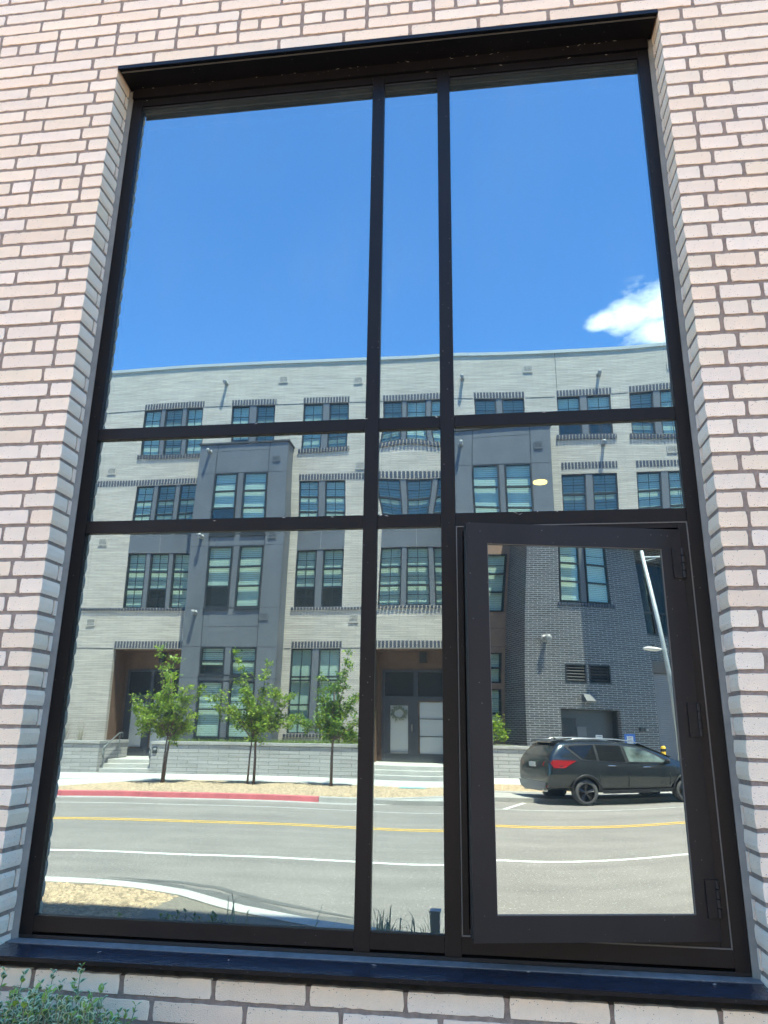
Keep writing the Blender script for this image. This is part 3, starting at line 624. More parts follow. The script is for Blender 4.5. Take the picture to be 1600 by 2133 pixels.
while x < 36:
    x2 = x + 1.55; mb = MB('concrete')
    for yb0, yb1 in ((-25.28, -23.75), (-23.735, -22.14)):
        mb.box(x + 0.008, x2 - 0.008, yb0, yb1, -0.05, 0.19)
    if x2 < -8.6:
        y1_ = -18.32 if x2 < -11.2 else None
        if y1_: mb.box(x + 0.008, x2 - 0.008, -22.125, -20.3, -0.05, 0.18); mb.box(x + 0.008, x2 - 0.008, -20.285, -18.31, -0.05, 0.165)
        else:
            xa, xb = x + 0.008, x2 - 0.008; ya, yb = max(-22.1, back_y(xa)) , max(-22.1, back_y(xb))
            mb.prism([(xa, -22.125), (xb, -22.125), (xb, yb - 0.02), (xa, ya - 0.02)], 'z', -0.05, 0.185)
    build(mb, 'slab', sw); x = x2
mb = MB('concrete2'); mb.box(-34, 36, -40, -18.4, -0.6, 0.12); struct(mb, 'pavement_base')
# turquoise utility lid
mb = MB('turq', 'concrete2'); mb.box(-1.0, -0.25, -21.85, -21.5, 0.17, 0.215, 1); mb.box(-0.97, -0.28, -21.82, -21.53, 0.2155, 0.225, 0)
tag(build(mb, 'utility_lid'), 'turquoise utility lid set in the gravel before the central steps', 'utility lid')
# ================================================================== FAR APARTMENT BUILDING
YW = -27.8; YT = -26.8
B2 = thing('apartment_building', 'four storey grey brick apartment building with blue-grey bays across the road', 'building', (-5, YW, 0.2))
V4 = (14.28, 16.42); V3 = (10.32, 12.64); V2 = (6.93, 9.47); VG = (1.70, 5.17)
tri_L = [(-14.12, -13.24), (-13.05, -12.16), (-11.97, -11.15)]
tri_C = [(x0 + 11.62, x1 + 11.62) for x0, x1 in tri_L]
duo_M = [(-6.30, -5.37), (-5.08, -4.13)]
duo_T = [(-9.75, -8.86), (-8.54, -7.64)]
duo_R0 = [(1.66, 2.63), (2.88, 3.85)]
duo_R1 = [(5.28, 6.28), (6.56, 7.57)]
duo_R2 = [(8.36, 9.36), (9.64, 10.62)]
holes = []
wins = []   # (x0,x1,z0,z1,y,style)
def group(xs_, zz, style, hole=True, y=YW):
    if hole: holes.append((xs_[0][0], xs_[-1][1], zz[0], zz[1]))
    for a_, b_ in xs_: wins.append((a_, b_, zz[0], zz[1], y, style))
for q in (tri_L, duo_T, duo_M, tri_C, duo_R0, duo_R1, duo_R2): group(q, V4, 4)
for q in (tri_L, duo_M, tri_C, duo_R1, duo_R2): group(q, V3, 3); 
for q in (tri_L, duo_M, tri_C, duo_R1, duo_R2): group(q, V2, 2)
group(duo_M, VG, 1); group(duo_R1, VG, 1)
# further bays to the left of the frame
LX = -17.6
for dx in (-23.2,):
    for zz, st_ in ((V4, 4), (V3, 3), (V2, 2)):
        group([(a_ + dx + 5.7, b_ + dx + 5.7) for a_, b_ in duo_M], zz, st_)
ENT_L = (-14.33, -11.05, 0.66, 5.15); ENT_C = (-2.55, 0.55, 0.66, 5.15)
holes += [ENT_L, ENT_C]
XL, XR, ZR = -30.0, 11.4, 18.52
w = MB('wallbrick'); holed(w, XL, XR, 0.0, ZR, YW, YW - 0.22, holes); build(w, 'wall', B2)
w = MB('dark_in'); w.box(XL, XR, YW - 9, YW - 8.8, 0, ZR); w.box(XL, XR, YW - 8.8, YW - 0.25, ZR - 0.3, ZR - 0.1); w.box(XL, XL + 0.2, YW - 8.8, YW - 0.25, 0, ZR - 0.3); w.box(XR - 0.2, XR, YW - 8.8, YW - 0.25, 0, ZR - 0.3)
w.box(XL + 0.2, ENT_L[0] - 0.1, YW - 0.75, YW - 0.7, 0, ZR - 0.3); w.box(ENT_L[1] + 0.1, ENT_C[0] - 0.1, YW - 0.75, YW - 0.7, 0, 5.3); w.box(ENT_C[1] + 0.1, XR - 0.2, YW - 0.75, YW - 0.7, 0, 5.3); w.box(ENT_L[0] - 0.1, XR - 0.2, YW - 0.75, YW - 0.7, 5.3, ZR - 0.3)
build(w, 'backing_wall', B2)
c = MB('coping'); x = XL
while x < XR - 0.1:
    c.box(x + 0.01, min(x + 3.5, XR + 0.05), YW - 0.3, YW + 0.06, ZR + 0.001, ZR + 0.15); x += 3.5
build(c, 'coping', B2)
# thin string lines cut in the brick: metal control joints
s = MB('panel_dark')
for a_, b_, z_ in ((XL, -14.35, 5.15), (-6.6, -6.33, 5.18), (-4.1, -2.57, 5.18), (XL, -14.1, 16.42), (-11.1, -9.8, 16.42), (-7.6, -6.3, 16.42), (-4.1, -2.5, 16.42), (0.5, 1.6, 16.42), (3.9, 5.2, 16.42), (7.6, 8.3, 16.42)): s.box(a_, b_, YW + 0.0005, YW + 0.012, z_ - 0.012, z_ + 0.012)
s.box(5.30, 5.32, YW + 0.0005, YW + 0.006, 16.75, ZR)
build(s, 'wall_joint', B2)
def soldier(x0, x1, z0, z1, parent, y=YW, pitch=0.14, mt='soldier', proj=0.016):
    mb = MB(mt); x = x0
    while x < x1 - 0.03:
        p_ = proj + rng.uniform(-0.004, 0.004); mb.box(x + 0.024, min(x + pitch - 0.024, x1), y - 0.05, y + p_, z0 + 0.006, z1 - 0.006); x += pitch
    o_ = build(mb, 'soldier_course', parent); o_['kind'] = 'stuff'; return o_
for q in (tri_L, duo_T, duo_M, tri_C, duo_R0, duo_R1, duo_R2):
    soldier(q[0][0] - 0.02, q[-1][1] + 0.04, 16.43, 16.72, B2); soldier(q[0][0] - 0.14, q[-1][1] + 0.12, 14.06, 14.27, B2, proj=0.07)
soldier(XL, -10.8, 12.66, 12.96, B2); soldier(-6.33, 0.66, 12.66, 12.96, B2)
for q in (duo_R1, duo_R2): soldier(q[0][0], q[-1][1] + 0.04, 12.84, 13.12, B2)
soldier(XL, -10.8, 6.80, 6.92, B2, proj=0.07); soldier(-6.42, 0.66, 6.80, 6.92, B2, proj=0.07); soldier(4.9, XR, 6.80, 6.92, B2, proj=0.07)
soldier(-14.33, -10.8, 5.17, 5.47, B2); soldier(-6.31, -4.09, 5.19, 5.47, B2); soldier(-2.56, 0.66, 5.17, 5.47, B2); soldier(-6.45, -4.0, 1.56, 1.69, B2, proj=0.09)
# spandrel panels between second and third floor windows
for q in (tri_L, duo_M, tri_C, duo_R1, duo_R2):
    mb = MB('panel'); xm = (q[0][0] + q[-1][1]) / 2
    mb.box(q[0][0], xm - 0.006, YW - 0.02, YW + 0.004, 9.475, 10.315); mb.box(xm + 0.006, q[-1][1], YW - 0.02, YW + 0.004, 9.475, 10.315); build(mb, 'spandrel_panel', B2)
# window kit (shared meshes)
WC = {}
def win_kit(w_, h_, style):
    key = (round(w_, 2), round(h_, 2), style)
    if key in WC: return WC[key]
    F = 0.05; fr = MB('winframe')
    fr.box(0, F, 0, 0.10, 0, h_); fr.box(w_ - F, w_, 0, 0.10, 0, h_); fr.box(F, w_ - F, 0, 0.10, 0, F); fr.box(F, w_ - F, 0, 0.10, h_ - F, h_)
    if style == 4: cuts = [h_ * 0.5]
    elif style == 1: cuts = [h_ - 1.17, h_ - 1.32, h_ - 2.32]
    elif style in (5,): cuts = [h_ * 0.5]
    else: cuts = [h_ * 0.34, h_ * 0.655]
    for c_ in cuts: fr.box(F, w_ - F, 0.012, 0.11, c_ - 0.035, c_ + 0.035)
    pn = MB('winglass'); pn.add([(F, 0.05, F), (w_ - F, 0.05, F), (w_ - F, 0.05, h_ - F), (F, 0.05, h_ - F)], [(0, 1, 2, 3)])
    mu = MB('winframe'); t_ = 0.011
    segs_ = [F] + cuts + [h_ - F]
    if style in (2, 3, 4, 1):
        mu.box(w_ / 2 - t_, w_ / 2 + t_, 0.03, 0.062, F, h_ - F)
        for a_, b_ in zip(segs_[:-1], segs_[1:]):
            if b_ - a_ > 0.5: mu.box(F, w_ - F, 0.031, 0.061, (a_ + b_) / 2 - t_, (a_ + b_) / 2 + t_)
    else:
        mu.box(F, w_ - F, 0.031, 0.061, h_ * 0.8 - t_, h_ * 0.8 + t_)
    bl = []
    for i in range(5):
        zb_ = (F, F, F, h_ * 0.36, h_ * 0.62)[i]; m_ = MB(('blind', 'shade', 'blind_dark', 'blind', 'blind')[i]); m_.add([(F, -0.06, zb_), (w_ - F, -0.06, zb_), (w_ - F, -0.06, h_ - F), (F, -0.06, h_ - F)], [(0, 1, 2, 3)]); bl.append(m_.mesh('blind'))
    WC[key] = (fr.mesh('window'), pn.mesh('pane'), mu.mesh('glazing_bar'), bl); return WC[key]
def window(parent, x0, x1, z0, z1, y, style, rr, bsel=None):
    fr, pn, mu, bl = win_kit(x1 - x0, z1 - z0, style)
    yo = y - 0.14 if style != 6 else y - 0.09
    o_ = place('window', fr, parent, (x0, yo, z0))
    for nm, me in (('pane', pn), ('glazing_bar', mu)): place(nm, me, o_, world=False)
    q = bsel if bsel is not None else rr.choices((0, 1, 2, 3, 4), (6, 2, 1.5, 2, 1))[0]
    place('blind', bl[q], o_, world=False); return o_
rw = random.Random(9)
for a_, b_, z0, z1, y_, st_ in wins: window(B2, a_, b_, z0, z1, y_, st_, rw, (2 if (st_ == 3 and a_ > -3.0 and a_ < 8) else (2 if st_ == 4 and rw.random() < 0.4 else None)))
# mullion posts between windows of one opening
for q in (tri_L, duo_T, duo_M, tri_C, duo_R0, duo_R1, duo_R2):
    for zz in (V4, V3, V2) + ((VG,) if q in (duo_M, duo_R1) else ()):
        if q in (duo_T, duo_R0) and zz != V4: continue
        for (a0, a1), (b0, b1) in zip(q[:-1], q[1:]):
            mb = MB('mullpanel'); mb.box(a1 + 0.002, b0 - 0.002, YW - 0.2, YW - 0.02, zz[0], zz[1]); build(mb, 'window_post', B2)
# blue-grey bays
def bay(x0, x1, name='bay'):
    xa, xb = x0 + 0.85, x1 - 0.86; wa = (xa, xa + 1.06); wb = (xb - 1.06, xb)
    rows = [(10.06, 12.76, 3), (6.80, 9.50, 2), (4.00, 5.12, 5), (1.50, 3.72, 5)]
    hs = [(a_, b_, z0, z1) for z0, z1, s_ in rows for a_, b_ in (wa, wb)]
    mb = MB('panel_dark', 'panel'); holed(mb, x0 + 0.012, x1 - 0.012, 0.9, 14.33, YT - 0.014, YT - 0.16, hs)
    mb.box(x0 + 0.012, x0 + 0.1, YW + 0.001, YT - 0.165, 0.9, 14.33, 1); mb.box(x1 - 0.1, x1 - 0.012, YW + 0.001, YT - 0.165, 0.9, 14.33, 1)
    mb.box(x0 + 0.1, x1 - 0.1, YT - 0.5, YT - 0.45, 0.9, 14.3, 0)
    o_ = build(mb, name, B2)
    mb = MB('panel_dark'); mb.box(x0 - 0.05, x1 + 0.05, YW + 0.001, YT + 0.06, 14.331, 14.41); build(mb, 'bay_coping', o_)
    G = 0.009
    def P(a_, b_, z0, z1):
        m_ = MB('panel'); m_.box(a_ + G, b_ - G, YT - 0.0135, YT, z0 + G, z1 - G); build(m_, 'panel', o_)
    zc = [0.95, 3.86, 5.14, 6.78, 9.52, 12.10, 12.78, 14.32]
    for z0, z1 in ((0.95, 3.86), (3.86, 5.14), (5.14, 6.78), (6.78, 9.52), (9.52, 12.78), (12.78, 14.32)):
        P(x0, xa - 0.02, z0, z1); P(xb + 0.02, x1, z0, z1)
    for z0, z1 in ((0.95, 1.46), (3.76, 3.96), (5.14, 5.98), (5.98, 6.76), (9.52, 10.04), (12.78, 13.95), (13.95, 14.32)): P(xa, xb, z0, z1)
    for z0, z1, s_ in rows: P(wa[1] + 0.02, wb[0] - 0.02, z0, z1)
    for s_, xx in ((1, x1),):
        for z0, z1 in ((0.95, 3.86), (3.86, 6.78), (6.78, 9.52), (9.52, 12.78), (12.78, 14.32)):
            m_ = MB('panel'); m_.box(xx - 0.0115, xx, YW + 0.01, YT - 0.02, z0 + G, z1 - G); build(m_, 'panel', o_)
            m_ = MB('panel'); m_.box(x0, x0 + 0.0115, YW + 0.01, YT - 0.02, z0 + G, z1 - G); build(m_, 'panel', o_)
    for z0, z1, s_ in rows:
        for a_, b_ in (wa, wb):
            window(B2, a_, b_, z0, z1, YT + 0.04, s_ if s_ == 5 else 6, rw, rw.choice((0, 0, 0, 3)))
            m_ = MB('winframe'); m_.box(a_ - 0.03, b_ + 0.03, YT + 0.001, YT + 0.06, z0 - 0.12, z0 - 0.005); build(m_, 'bay_window_sill', o_)
    return o_
bay(-10.78, -6.65); bay(0.70, 4.80)
# vents and rain spouts
def vent(x, z, y, mt='vent', w_=0.36, h_=0.28, parent=B2):
    mb = MB(mt, 'panel_dark'); mb.box(x - w_ / 2, x + w_ / 2, y + 0.001, y + 0.02, z - h_ / 2, z + h_ / 2, 1)
    for i in range(5):
        zz = z - h_ / 2 + h_ * (i + 0.5) / 5; mb.box(x - w_ / 2, x + w_ / 2, y + 0.021, y + 0.035, zz - 0.015, zz + 0.013)
    mb.box(x - w_ / 2 - 0.03, x - w_ / 2, y + 0.001, y + 0.04, z - h_ / 2 - 0.03, z + h_ / 2 + 0.03); mb.box(x + w_ / 2, x + w_ / 2 + 0.03, y + 0.001, y + 0.04, z - h_ / 2 - 0.03, z + h_ / 2 + 0.03)
    mb.box(x - w_ / 2, x + w_ / 2, y + 0.001, y + 0.04, z + h_ / 2, z + h_ / 2 + 0.03); mb.box(x - w_ / 2, x + w_ / 2, y + 0.001, y + 0.04, z - h_ / 2 - 0.03, z - h_ / 2)
    build(mb, 'vent', parent)
for x_, z_ in ((-15.46, 13.45), (-3.47, 13.3), (-7.3, 17.7), (-3.68, 17.52), (-15.39, 10.0), (-15.55, 6.29), (-3.6, 6.42), (10.18, 17.52), (9.91, 13.6), (4.08, 17.8)): vent(x_, z_, YW)
for x_, z_ in ((-7.15, 13.44), (-7.17, 9.94), (-7.27, 6.4), (4.28, 13.5), (4.28, 9.94)): vent(x_, z_, YT, 'panel', 0.30, 0.24)
def spout(x, z, y, parent=B2, s=0.8):
    mb = MB('spout', 'panel_dark'); mb.smooth = True
    mb.tube([(x, y, z), (x, y + 0.02, z)], 0.13 * s, 14); mb.tube([(x, y + 0.02, z), (x, y + 0.20, z), (x, y + 0.30, z - 0.01)], [0.085 * s, 0.085 * s, 0.08 * s], 12)
    mb.sphere((x, y + 0.31, z), 0.115 * s, 12); mb.tube([(x, y + 0.31, z - 0.06 * s), (x, y + 0.31, z - 0.17 * s)], [0.085 * s, 0.07 * s], 12, 0)
    build(mb, 'rain_spout', parent)
for x_, z_ in ((-10.09, 17.59), (1.2, 17.39), (7.13, 17.38), (7.11, 13.85)): spout(x_, z_, YW)
for x_, z_ in ((-10.30, 13.95), (1.06, 13.72), (-10.28, 9.95), (-10.30, 6.58), (1.1, 9.95)): spout(x_, z_, YT)
# entrances
YE = -29.1
def entrance(E, mirror=False, nm='entrance'):
    x0, x1, z0, z1 = E
    mb = MB('brown'); mb.box(x0 - 0.001, x1 + 0.001, YE - 0.1, YE - 0.05, z0, z1 + 0.01); mb.box(x0 - 0.06, x0 + 0.001, YE - 0.05, YW - 0.23, z0, z1); mb.box(x1 - 0.001, x1 + 0.06, YE - 0.05, YW - 0.23, z0, z1)
    mb.box(x0, x1, YE - 0.05, YW - 0.225, z1 + 0.001, z1 + 0.05)
    o_ = build(mb, nm, B2)
    m_ = MB('concrete'); m_.box(x0 - 0.05, x1 + 0.05, YE, YW - 0.23, 0.2, z0); build(m_, 'landing', o_)
    fx0 = x0 + 0.18; fx1 = x1 - 0.25; zt_ = 4.36; y = YE
    fr = MB('door'); 
    fr.box(fx0, fx0 + 0.10, y - 0.04, y + 0.05, z0, zt_); fr.box(fx1 - 0.10, fx1, y - 0.04, y + 0.05, z0, zt_); fr.box(fx0 + 0.1, fx1 - 0.1, y - 0.04, y + 0.05, zt_ - 0.09, zt_)
    xm = fx0 + 1.18
    fr.box(xm - 0.06, xm + 0.08, y - 0.04, y + 0.05, z0, zt_ - 0.09); fr.box(fx0 + 0.1, xm - 0.06, y - 0.04, y + 0.05, 3.10, 3.28); fr.box(xm + 0.08, fx1 - 0.1, y - 0.04, y + 0.05, 3.10, 3.28)
    build(fr, 'door_frame', o_)
    d_ = MB('door', 'shade', 'chrome'); a_, b_ = fx0 + 0.10, xm - 0.06
    ga, gb = a_ + 0.20, b_ - 0.20
    d_.box(a_, ga, y - 0.03, y + 0.02, z0 + 0.01, 3.10); d_.box(gb, b_, y - 0.03, y + 0.02, z0 + 0.01, 3.10); d_.box(ga, gb, y - 0.03, y + 0.02, z0 + 0.01, 1.04); d_.box(ga, gb, y - 0.03, y + 0.02, 2.90, 3.10)
    d_.box(ga, gb, y - 0.04, y - 0.032, 1.04, 2.90, 1); d_.box(ga, gb, y + 0.021, y + 0.05, 1.0, 1.04, 2)
    build(d_, 'front_door', o_)
    h_ = MB('chrome'); h_.tube([(b_ - 0.06, y + 0.07, 1.85), (b_ - 0.06, y + 0.07, 2.15)], 0.018, 8); h_.box(b_ - 0.08, b_ - 0.04, y + 0.021, y + 0.06, 1.9, 1.94); h_.box(b_ - 0.08, b_ - 0.04, y + 0.021, y + 0.06, 2.06, 2.1); build(h_, 'door_handle', o_)
    s_ = MB('shade', 'door', 'winglass'); a2, b2 = xm + 0.08, fx1 - 0.1
    s_.box(a2 + 0.06, b2 - 0.03, y - 0.05, y - 0.045, 1.0, 3.05, 0)
    for zz in (1.68, 2.38): s_.box(a2, b2, y - 0.04, y - 0.02, zz - 0.015, zz + 0.015, 1)
    s_.box(a2, b2, y - 0.05, y + 0.02, z0, 0.99, 1)
    build(s_, 'side_light', o_)
    t_ = MB('dark_in', 'winglass'); t_.box(fx0 + 0.1, fx1 - 0.1, y - 0.05, y - 0.045, 3.28, zt_ - 0.09)
    build(t_, 'transom_light', o_)
    l_ = MB('winframe'); xm2 = (x0 + x1) / 2 + 0.1; l_.box(xm2 - 0.13, xm2 + 0.13, y - 0.049, y + 0.16, 4.66, 5.10); build(l_, 'entrance_lamp', o_)
    return o_, (ga + gb) / 2
_, wxL = entrance(ENT_L); _, wxC = entrance(ENT_C)
wr_ = MB('wreath'); rr = random.Random(4)
for i in range(150):
    an = rr.uniform(0, 6.28); R0 = 0.20 + rr.gauss(0, 0.025); c0 = Vector((wxC + R0 * math.cos(an), YE + 0.05 + rr.uniform(0, 0.05), 2.58 + R0 * math.sin(an)))
    an2 = an + rr.uniform(0.2, 1.2); t_ = Vector((math.cos(an2), rr.uniform(-0.2, 0.4), math.sin(an2))) * rr.uniform(0.07, 0.15); q = Vector((-t_.z, 0, t_.x)).normalized() * 0.014
    wr_.add([c0 - q, c0 + q, c0 + t_ + q * 0.3, c0 + t_ - q * 0.3], [(0, 1, 2, 3)])
wr_.tube([(wxC + 0.19 * math.cos(k * math.pi / 8), YE + 0.05, 2.58 + 0.19 * math.sin(k * math.pi / 8)) for k in range(17)], 0.028, 8)
tag(build(wr_, 'wreath'), 'twiggy round wreath hung on the central front door', 'wreath')
# retaining walls and steps ------------------------------------------
def retaining(x0, x1, label):
    rt = thing('retaining_wall', label, 'retaining wall', ((x0 + x1) / 2, -25.4, 0.19), 'low masonry retaining walls along the pavement')
    mb = MB('planterbrick'); mb.box(x0, x1, -25.55, -25.3, 0.1, 1.26); mb.box(x0, x0 + 0.25, YW + 0.002, -25.55, 0.1, 1.26); mb.box(x1 - 0.25, x1, YW + 0.002, -25.55, 0.1, 1.26); build(mb, 'wall', rt)
    x = x0 - 0.03
    while x < x1:
        xe = min(x + 2.4, x1 + 0.03); mb = MB('concrete2'); mb.box(x + 0.004, xe - 0.004, -25.6, -25.25, 1.262, 1.37); build(mb, 'capstone', rt, bevel=0.006); x = xe
    mb = MB('concrete2'); mb.box(x0 - 0.03, x0 + 0.28, YW + 0.002, -25.602, 1.262, 1.369); mb.box(x1 - 0.28, x1 + 0.03, YW + 0.002, -25.602, 1.262, 1.369); build(mb, 'side_capstone', rt)
    mb = MB('soil'); mb.box(x0 + 0.25, x1 - 0.25, YW + 0.003, -25.56, 0.5, 1.2); build(mb, 'soil', rt)
retaining(-29, -13.2, 'pale grey retaining wall left of the steps with a handrail')
retaining(-10.98, -2.62, 'long pale grey retaining wall behind the three young trees')
retaining(0.62, 14.9, 'pale grey retaining wall behind the parked car')
def steps(x0, x1, label):
    rt = thing('concrete_steps', label, 'steps', ((x0 + x1) / 2, -25.6, 0.19), 'concrete entrance steps')
    for i in range(3):
        y1_ = -25.42 - 0.33 * i; z1_ = 0.19 + 0.16 * (i + 1)
        mb = MB('concrete'); mb.box(x0, x1, (YW - 0.2) if i == 2 else y1_ - 0.33, y1_, 0.1, z1_ - (0.003 if i < 2 else 0.011)); build(mb, 'step', rt, bevel=0.012)
steps(-13.16, -11.02, 'three wide concrete steps to the left entrance'); steps(-2.58, 0.58, 'three wide concrete steps to the central entrance')
def handrail(x, label):
    rt = thing('handrail', label, 'handrail', (x, -25.6, 0.19), 'galvanised stair handrails')
    mb = MB('rail'); mb.smooth = True
    mb.tube([(x, -25.45, 1.0), (x, -25.5, 1.12), (x, -26.7, 1.66), (x, -26.95, 1.66), (x, -27.0, 1.6), (x, -26.95, 1.48)], 0.025, 8); mb.tube([(x, -25.45, 1.0), (x, -25.46, 0.75), (x, -25.55, 0.72)], 0.025, 8)
    build(mb, 'rail', rt)
    for y, z0, z1 in ((-25.55, 0.19, 1.15), (-26.75, 0.66, 1.66)):
        mb = MB('rail'); mb.tube([(x, y, z0), (x, y, z1)], 0.024, 8); mb.box(x - 0.05, x + 0.05, y - 0.05, y + 0.05, z0, z0 + 0.015); build(mb, 'post', rt)
handrail(-13.08, 'galvanised handrail beside the left steps, against the left retaining wall'); handrail(-11.10, 'galvanised handrail at the right side of the left steps')
mb = MB('winframe', 'spout'); mb.box(-10.92, -10.74, -25.299, -25.27, 0.92, 1.16); mb.box(-10.89, -10.77, -25.2695, -25.262, 1.04, 1.13, 1)
tag(build(mb, 'wall_box'), 'small dark box fixed to the end of the long retaining wall', 'wall box')
# ------------------------------------------------------------------ recessed brown link and black brick building
B3 = thing('brown_link_building', 'brown panelled link building recessed beside the black brick tower', 'building', (13.5, -28.8, 0.2))
YB = -28.8
lw = [(13.25, 14.25, 7.22, 9.90), (14.62, 15.6, 7.22, 9.90), (14.62, 15.6, 3.98, 5.33), (14.62, 15.6, 1.6, 3.72), (13.25, 14.25, 3.98, 5.33), (13.25, 14.25, 1.6, 3.72)]
w = MB('brownstone'); holed(w, XR + 0.01, 15.74, 0, 17.5, YB, YB - 0.2, lw); build(w, 'wall', B3)
for z_ in (6.45, 10.35, 5.6):
    j_ = MB('panel_dark'); j_.box(XR + 0.02, 15.73, YB + 0.0005, YB + 0.002, z_ - 0.008, z_ + 0.008); build(j_, 'panel_joint', B3)
for a_, b_, z0, z1 in lw: window(B3, a_, b_, z0, z1, YB + 0.03, 6 if z1 > 8 else 5, rw, 0)
mb = MB('mullpanel'); mb.box(14.27, 14.58, YB - 0.02, YB + 0.06, 7.22, 9.90); build(mb, 'window_post', B3)
w = MB('dark_in'); w.box(XR, 15.74, YB - 0.8, YB - 0.7, 0, 17.4); build(w, 'backing_wall', B3)
B4 = thing('black_brick_building', 'black glazed brick corner building with louvres and a grey garage shutter', 'building', (18.3, -27.1, 0.2))
YK = -27.1; KX0, KX1 = 15.75, 21.35
khol = [(17.35, 19.85, 7.40, 10.08), (17.48, 18.42, 3.94, 4.72), (18.54, 19.50, 3.94, 4.72), (17.2, 19.76, 0.2, 2.86)]
w = MB('blackbrick'); holed(w, KX0, KX1, 0, 12.5, YK, YK - 0.22, khol)
w.box(KX0, KX0 + 0.2, YB - 4, YK - 0.221, 0, 12.5); w.box(KX1 - 0.2, KX1, YB - 4, YK - 0.221, 0, 12.5); build(w, 'wall', B4)
w = MB('dark_in'); w.box(KX0 + 0.2, KX1 - 0.2, YK - 1.2, YK - 1.1, 0, 12.4); w.box(KX0, KX1, YB - 4, YK - 0.3, 12.3, 12.45); build(w, 'backing_wall', B4)
for a_, b_ in ((17.38, 18.40), (18.72, 19.82)): window(B4, a_, b_, 7.43, 10.05, YK + 0.02, 6, rw, 0)
mb = MB('mullpanel'); mb.box(18.42, 18.70, YK - 0.16, YK - 0.03, 7.43, 10.05); build(mb, 'window_post', B4)
soldier(17.25, 20.0, 7.24, 7.39, B4, y=YK, proj=0.06); soldier(17.25, 20.0, 10.1, 10.4, B4, y=YK, proj=0.03)
def louvre(a_, b_, z0, z1):
    mb = MB('winframe'); mb.box(a_, a_ + 0.06, YK - 0.1, YK + 0.02, z0, z1); mb.box(b_ - 0.06, b_, YK - 0.1, YK + 0.02, z0, z1); mb.box(a_ + 0.06, b_ - 0.06, YK - 0.1, YK + 0.02, z0, z0 + 0.05); mb.box(a_ + 0.06, b_ - 0.06, YK - 0.1, YK + 0.02, z1 - 0.05, z1)
    o_ = build(mb, 'louvre', B4)
    for i in range(5):
        z = z0 + 0.09 + (z1 - z0 - 0.15) * i / 5; m_ = MB('winframe'); m_.prism([(YK - 0.09, z + 0.085), (YK - 0.075, z + 0.1), (YK + 0.005, z + 0.015), (YK - 0.01, z)], 'x', a_ + 0.06, b_ - 0.06); build(m_, 'louvre_blade', o_)
louvre(17.48, 18.42, 3.94, 4.72); louvre(18.54, 19.50, 3.94, 4.72)
spout(16.62, 5.78, YK, B4, 1.25)
mb = MB('panel'); mb.prism([(YK + 0.001, 3.14), (YK + 0.001, 3.47), (YK + 0.12, 3.47), (YK + 0.34, 3.20), (YK + 0.30, 3.14)], 'x', 18.16, 18.62); build(mb, 'wall_lamp', B4)
mb = MB('door', 'winframe', 'shade'); yk = YK - 0.5
mb.box(17.2, 19.76, yk - 0.05, yk, 0.2, 2.86); mb.box(17.2, 17.25, yk, YK - 0.222, 0.2, 2.86, 1); mb.box(19.71, 19.76, yk, YK - 0.222, 0.2, 2.86, 1); mb.box(17.25, 19.71, yk, YK - 0.222, 2.81, 2.86, 1); mb.box(17.4, 18.1, yk, yk + 0.02, 0.2, 2.5, 1)
build(mb, 'alcove', B4)
mb = MB('mullpanel'); mb.box(18.12, 18.52, yk + 0.001, yk + 0.04, 0.2, 2.15); build(mb, 'service_door', B4)
def text_sign(nm, x0, x1, z0, z1, y, back, border, label, par=None):
    mb = MB(back, 'paper', 'ink'); mb.box(x0, x1, y, y + 0.012, z0, z1, 0)
    b_ = border; mb.box(x0 + b_, x1 - b_, y + 0.0125, y + 0.016, z0 + b_, z1 - b_, 1)
    for i in range(4): zz = z1 - b_ - (z1 - z0 - 2 * b_) * (i + 0.7) / 5; mb.box(x0 + b_ + 0.04, x1 - b_ - 0.04 - 0.04 * (i % 2), y + 0.0165, y + 0.018, zz - 0.012, zz + 0.008, 2)
    tag(build(mb, nm), label, 'sign')
text_sign('notice_sign', 18.92, 19.22, 1.45, 1.84, YK - 0.49, 'paper', 0.015, 'small white notice with grey print in the dark alcove behind the car')
text_sign('notice_sign', 19.85, 20.30, 1.42, 1.90, YK + 0.001, 'blue', 0.09, 'blue bordered notice on the black brick wall behind the car roof')
mb = MB('winframe', 'spout'); mb.box(20.5, 20.72, YK + 0.001, YK + 0.08, 2.0, 2.16); mb.box(20.78, 20.86, YK + 0.001, YK + 0.05, 2.02, 2.12, 1); tag(build(mb, 'meter_box'), 'small dark meter box on the black brick wall beside the shutter', 'meter box')
# garage bay to the right
YG = -28.3
w = MB('blackbrick', 'beige', 'dark_in'); w.box(KX1, 31, YG - 0.3, YG, 5.15, 6.35); w.box(KX1, 31, YG - 0.3, YG + 0.03, 4.62, 5.149, 1); w.box(25.5, 31, YG - 0.3, YG, 0, 4.619)
w.box(KX1, 31, YG - 0.9, YG - 0.8, 0, 12, 2); build(w, 'garage_wall', B4)
sh = MB('shutter'); z = 0.2
vs = []; prof = []
while z < 4.6: prof += [(YG - 0.12, z), (YG - 0.09, z + 0.02), (YG - 0.09, z + 0.065), (YG - 0.12, z + 0.085)]; z += 0.09
for y_, z_ in prof: vs += [(KX1 + 0.02, y_, z_), (25.48, y_, z_)]
sh.add(vs, [(2 * i, 2 * i + 1, 2 * i + 3, 2 * i + 2) for i in range(len(prof) - 1)]); build(sh, 'roller_shutter', B4)
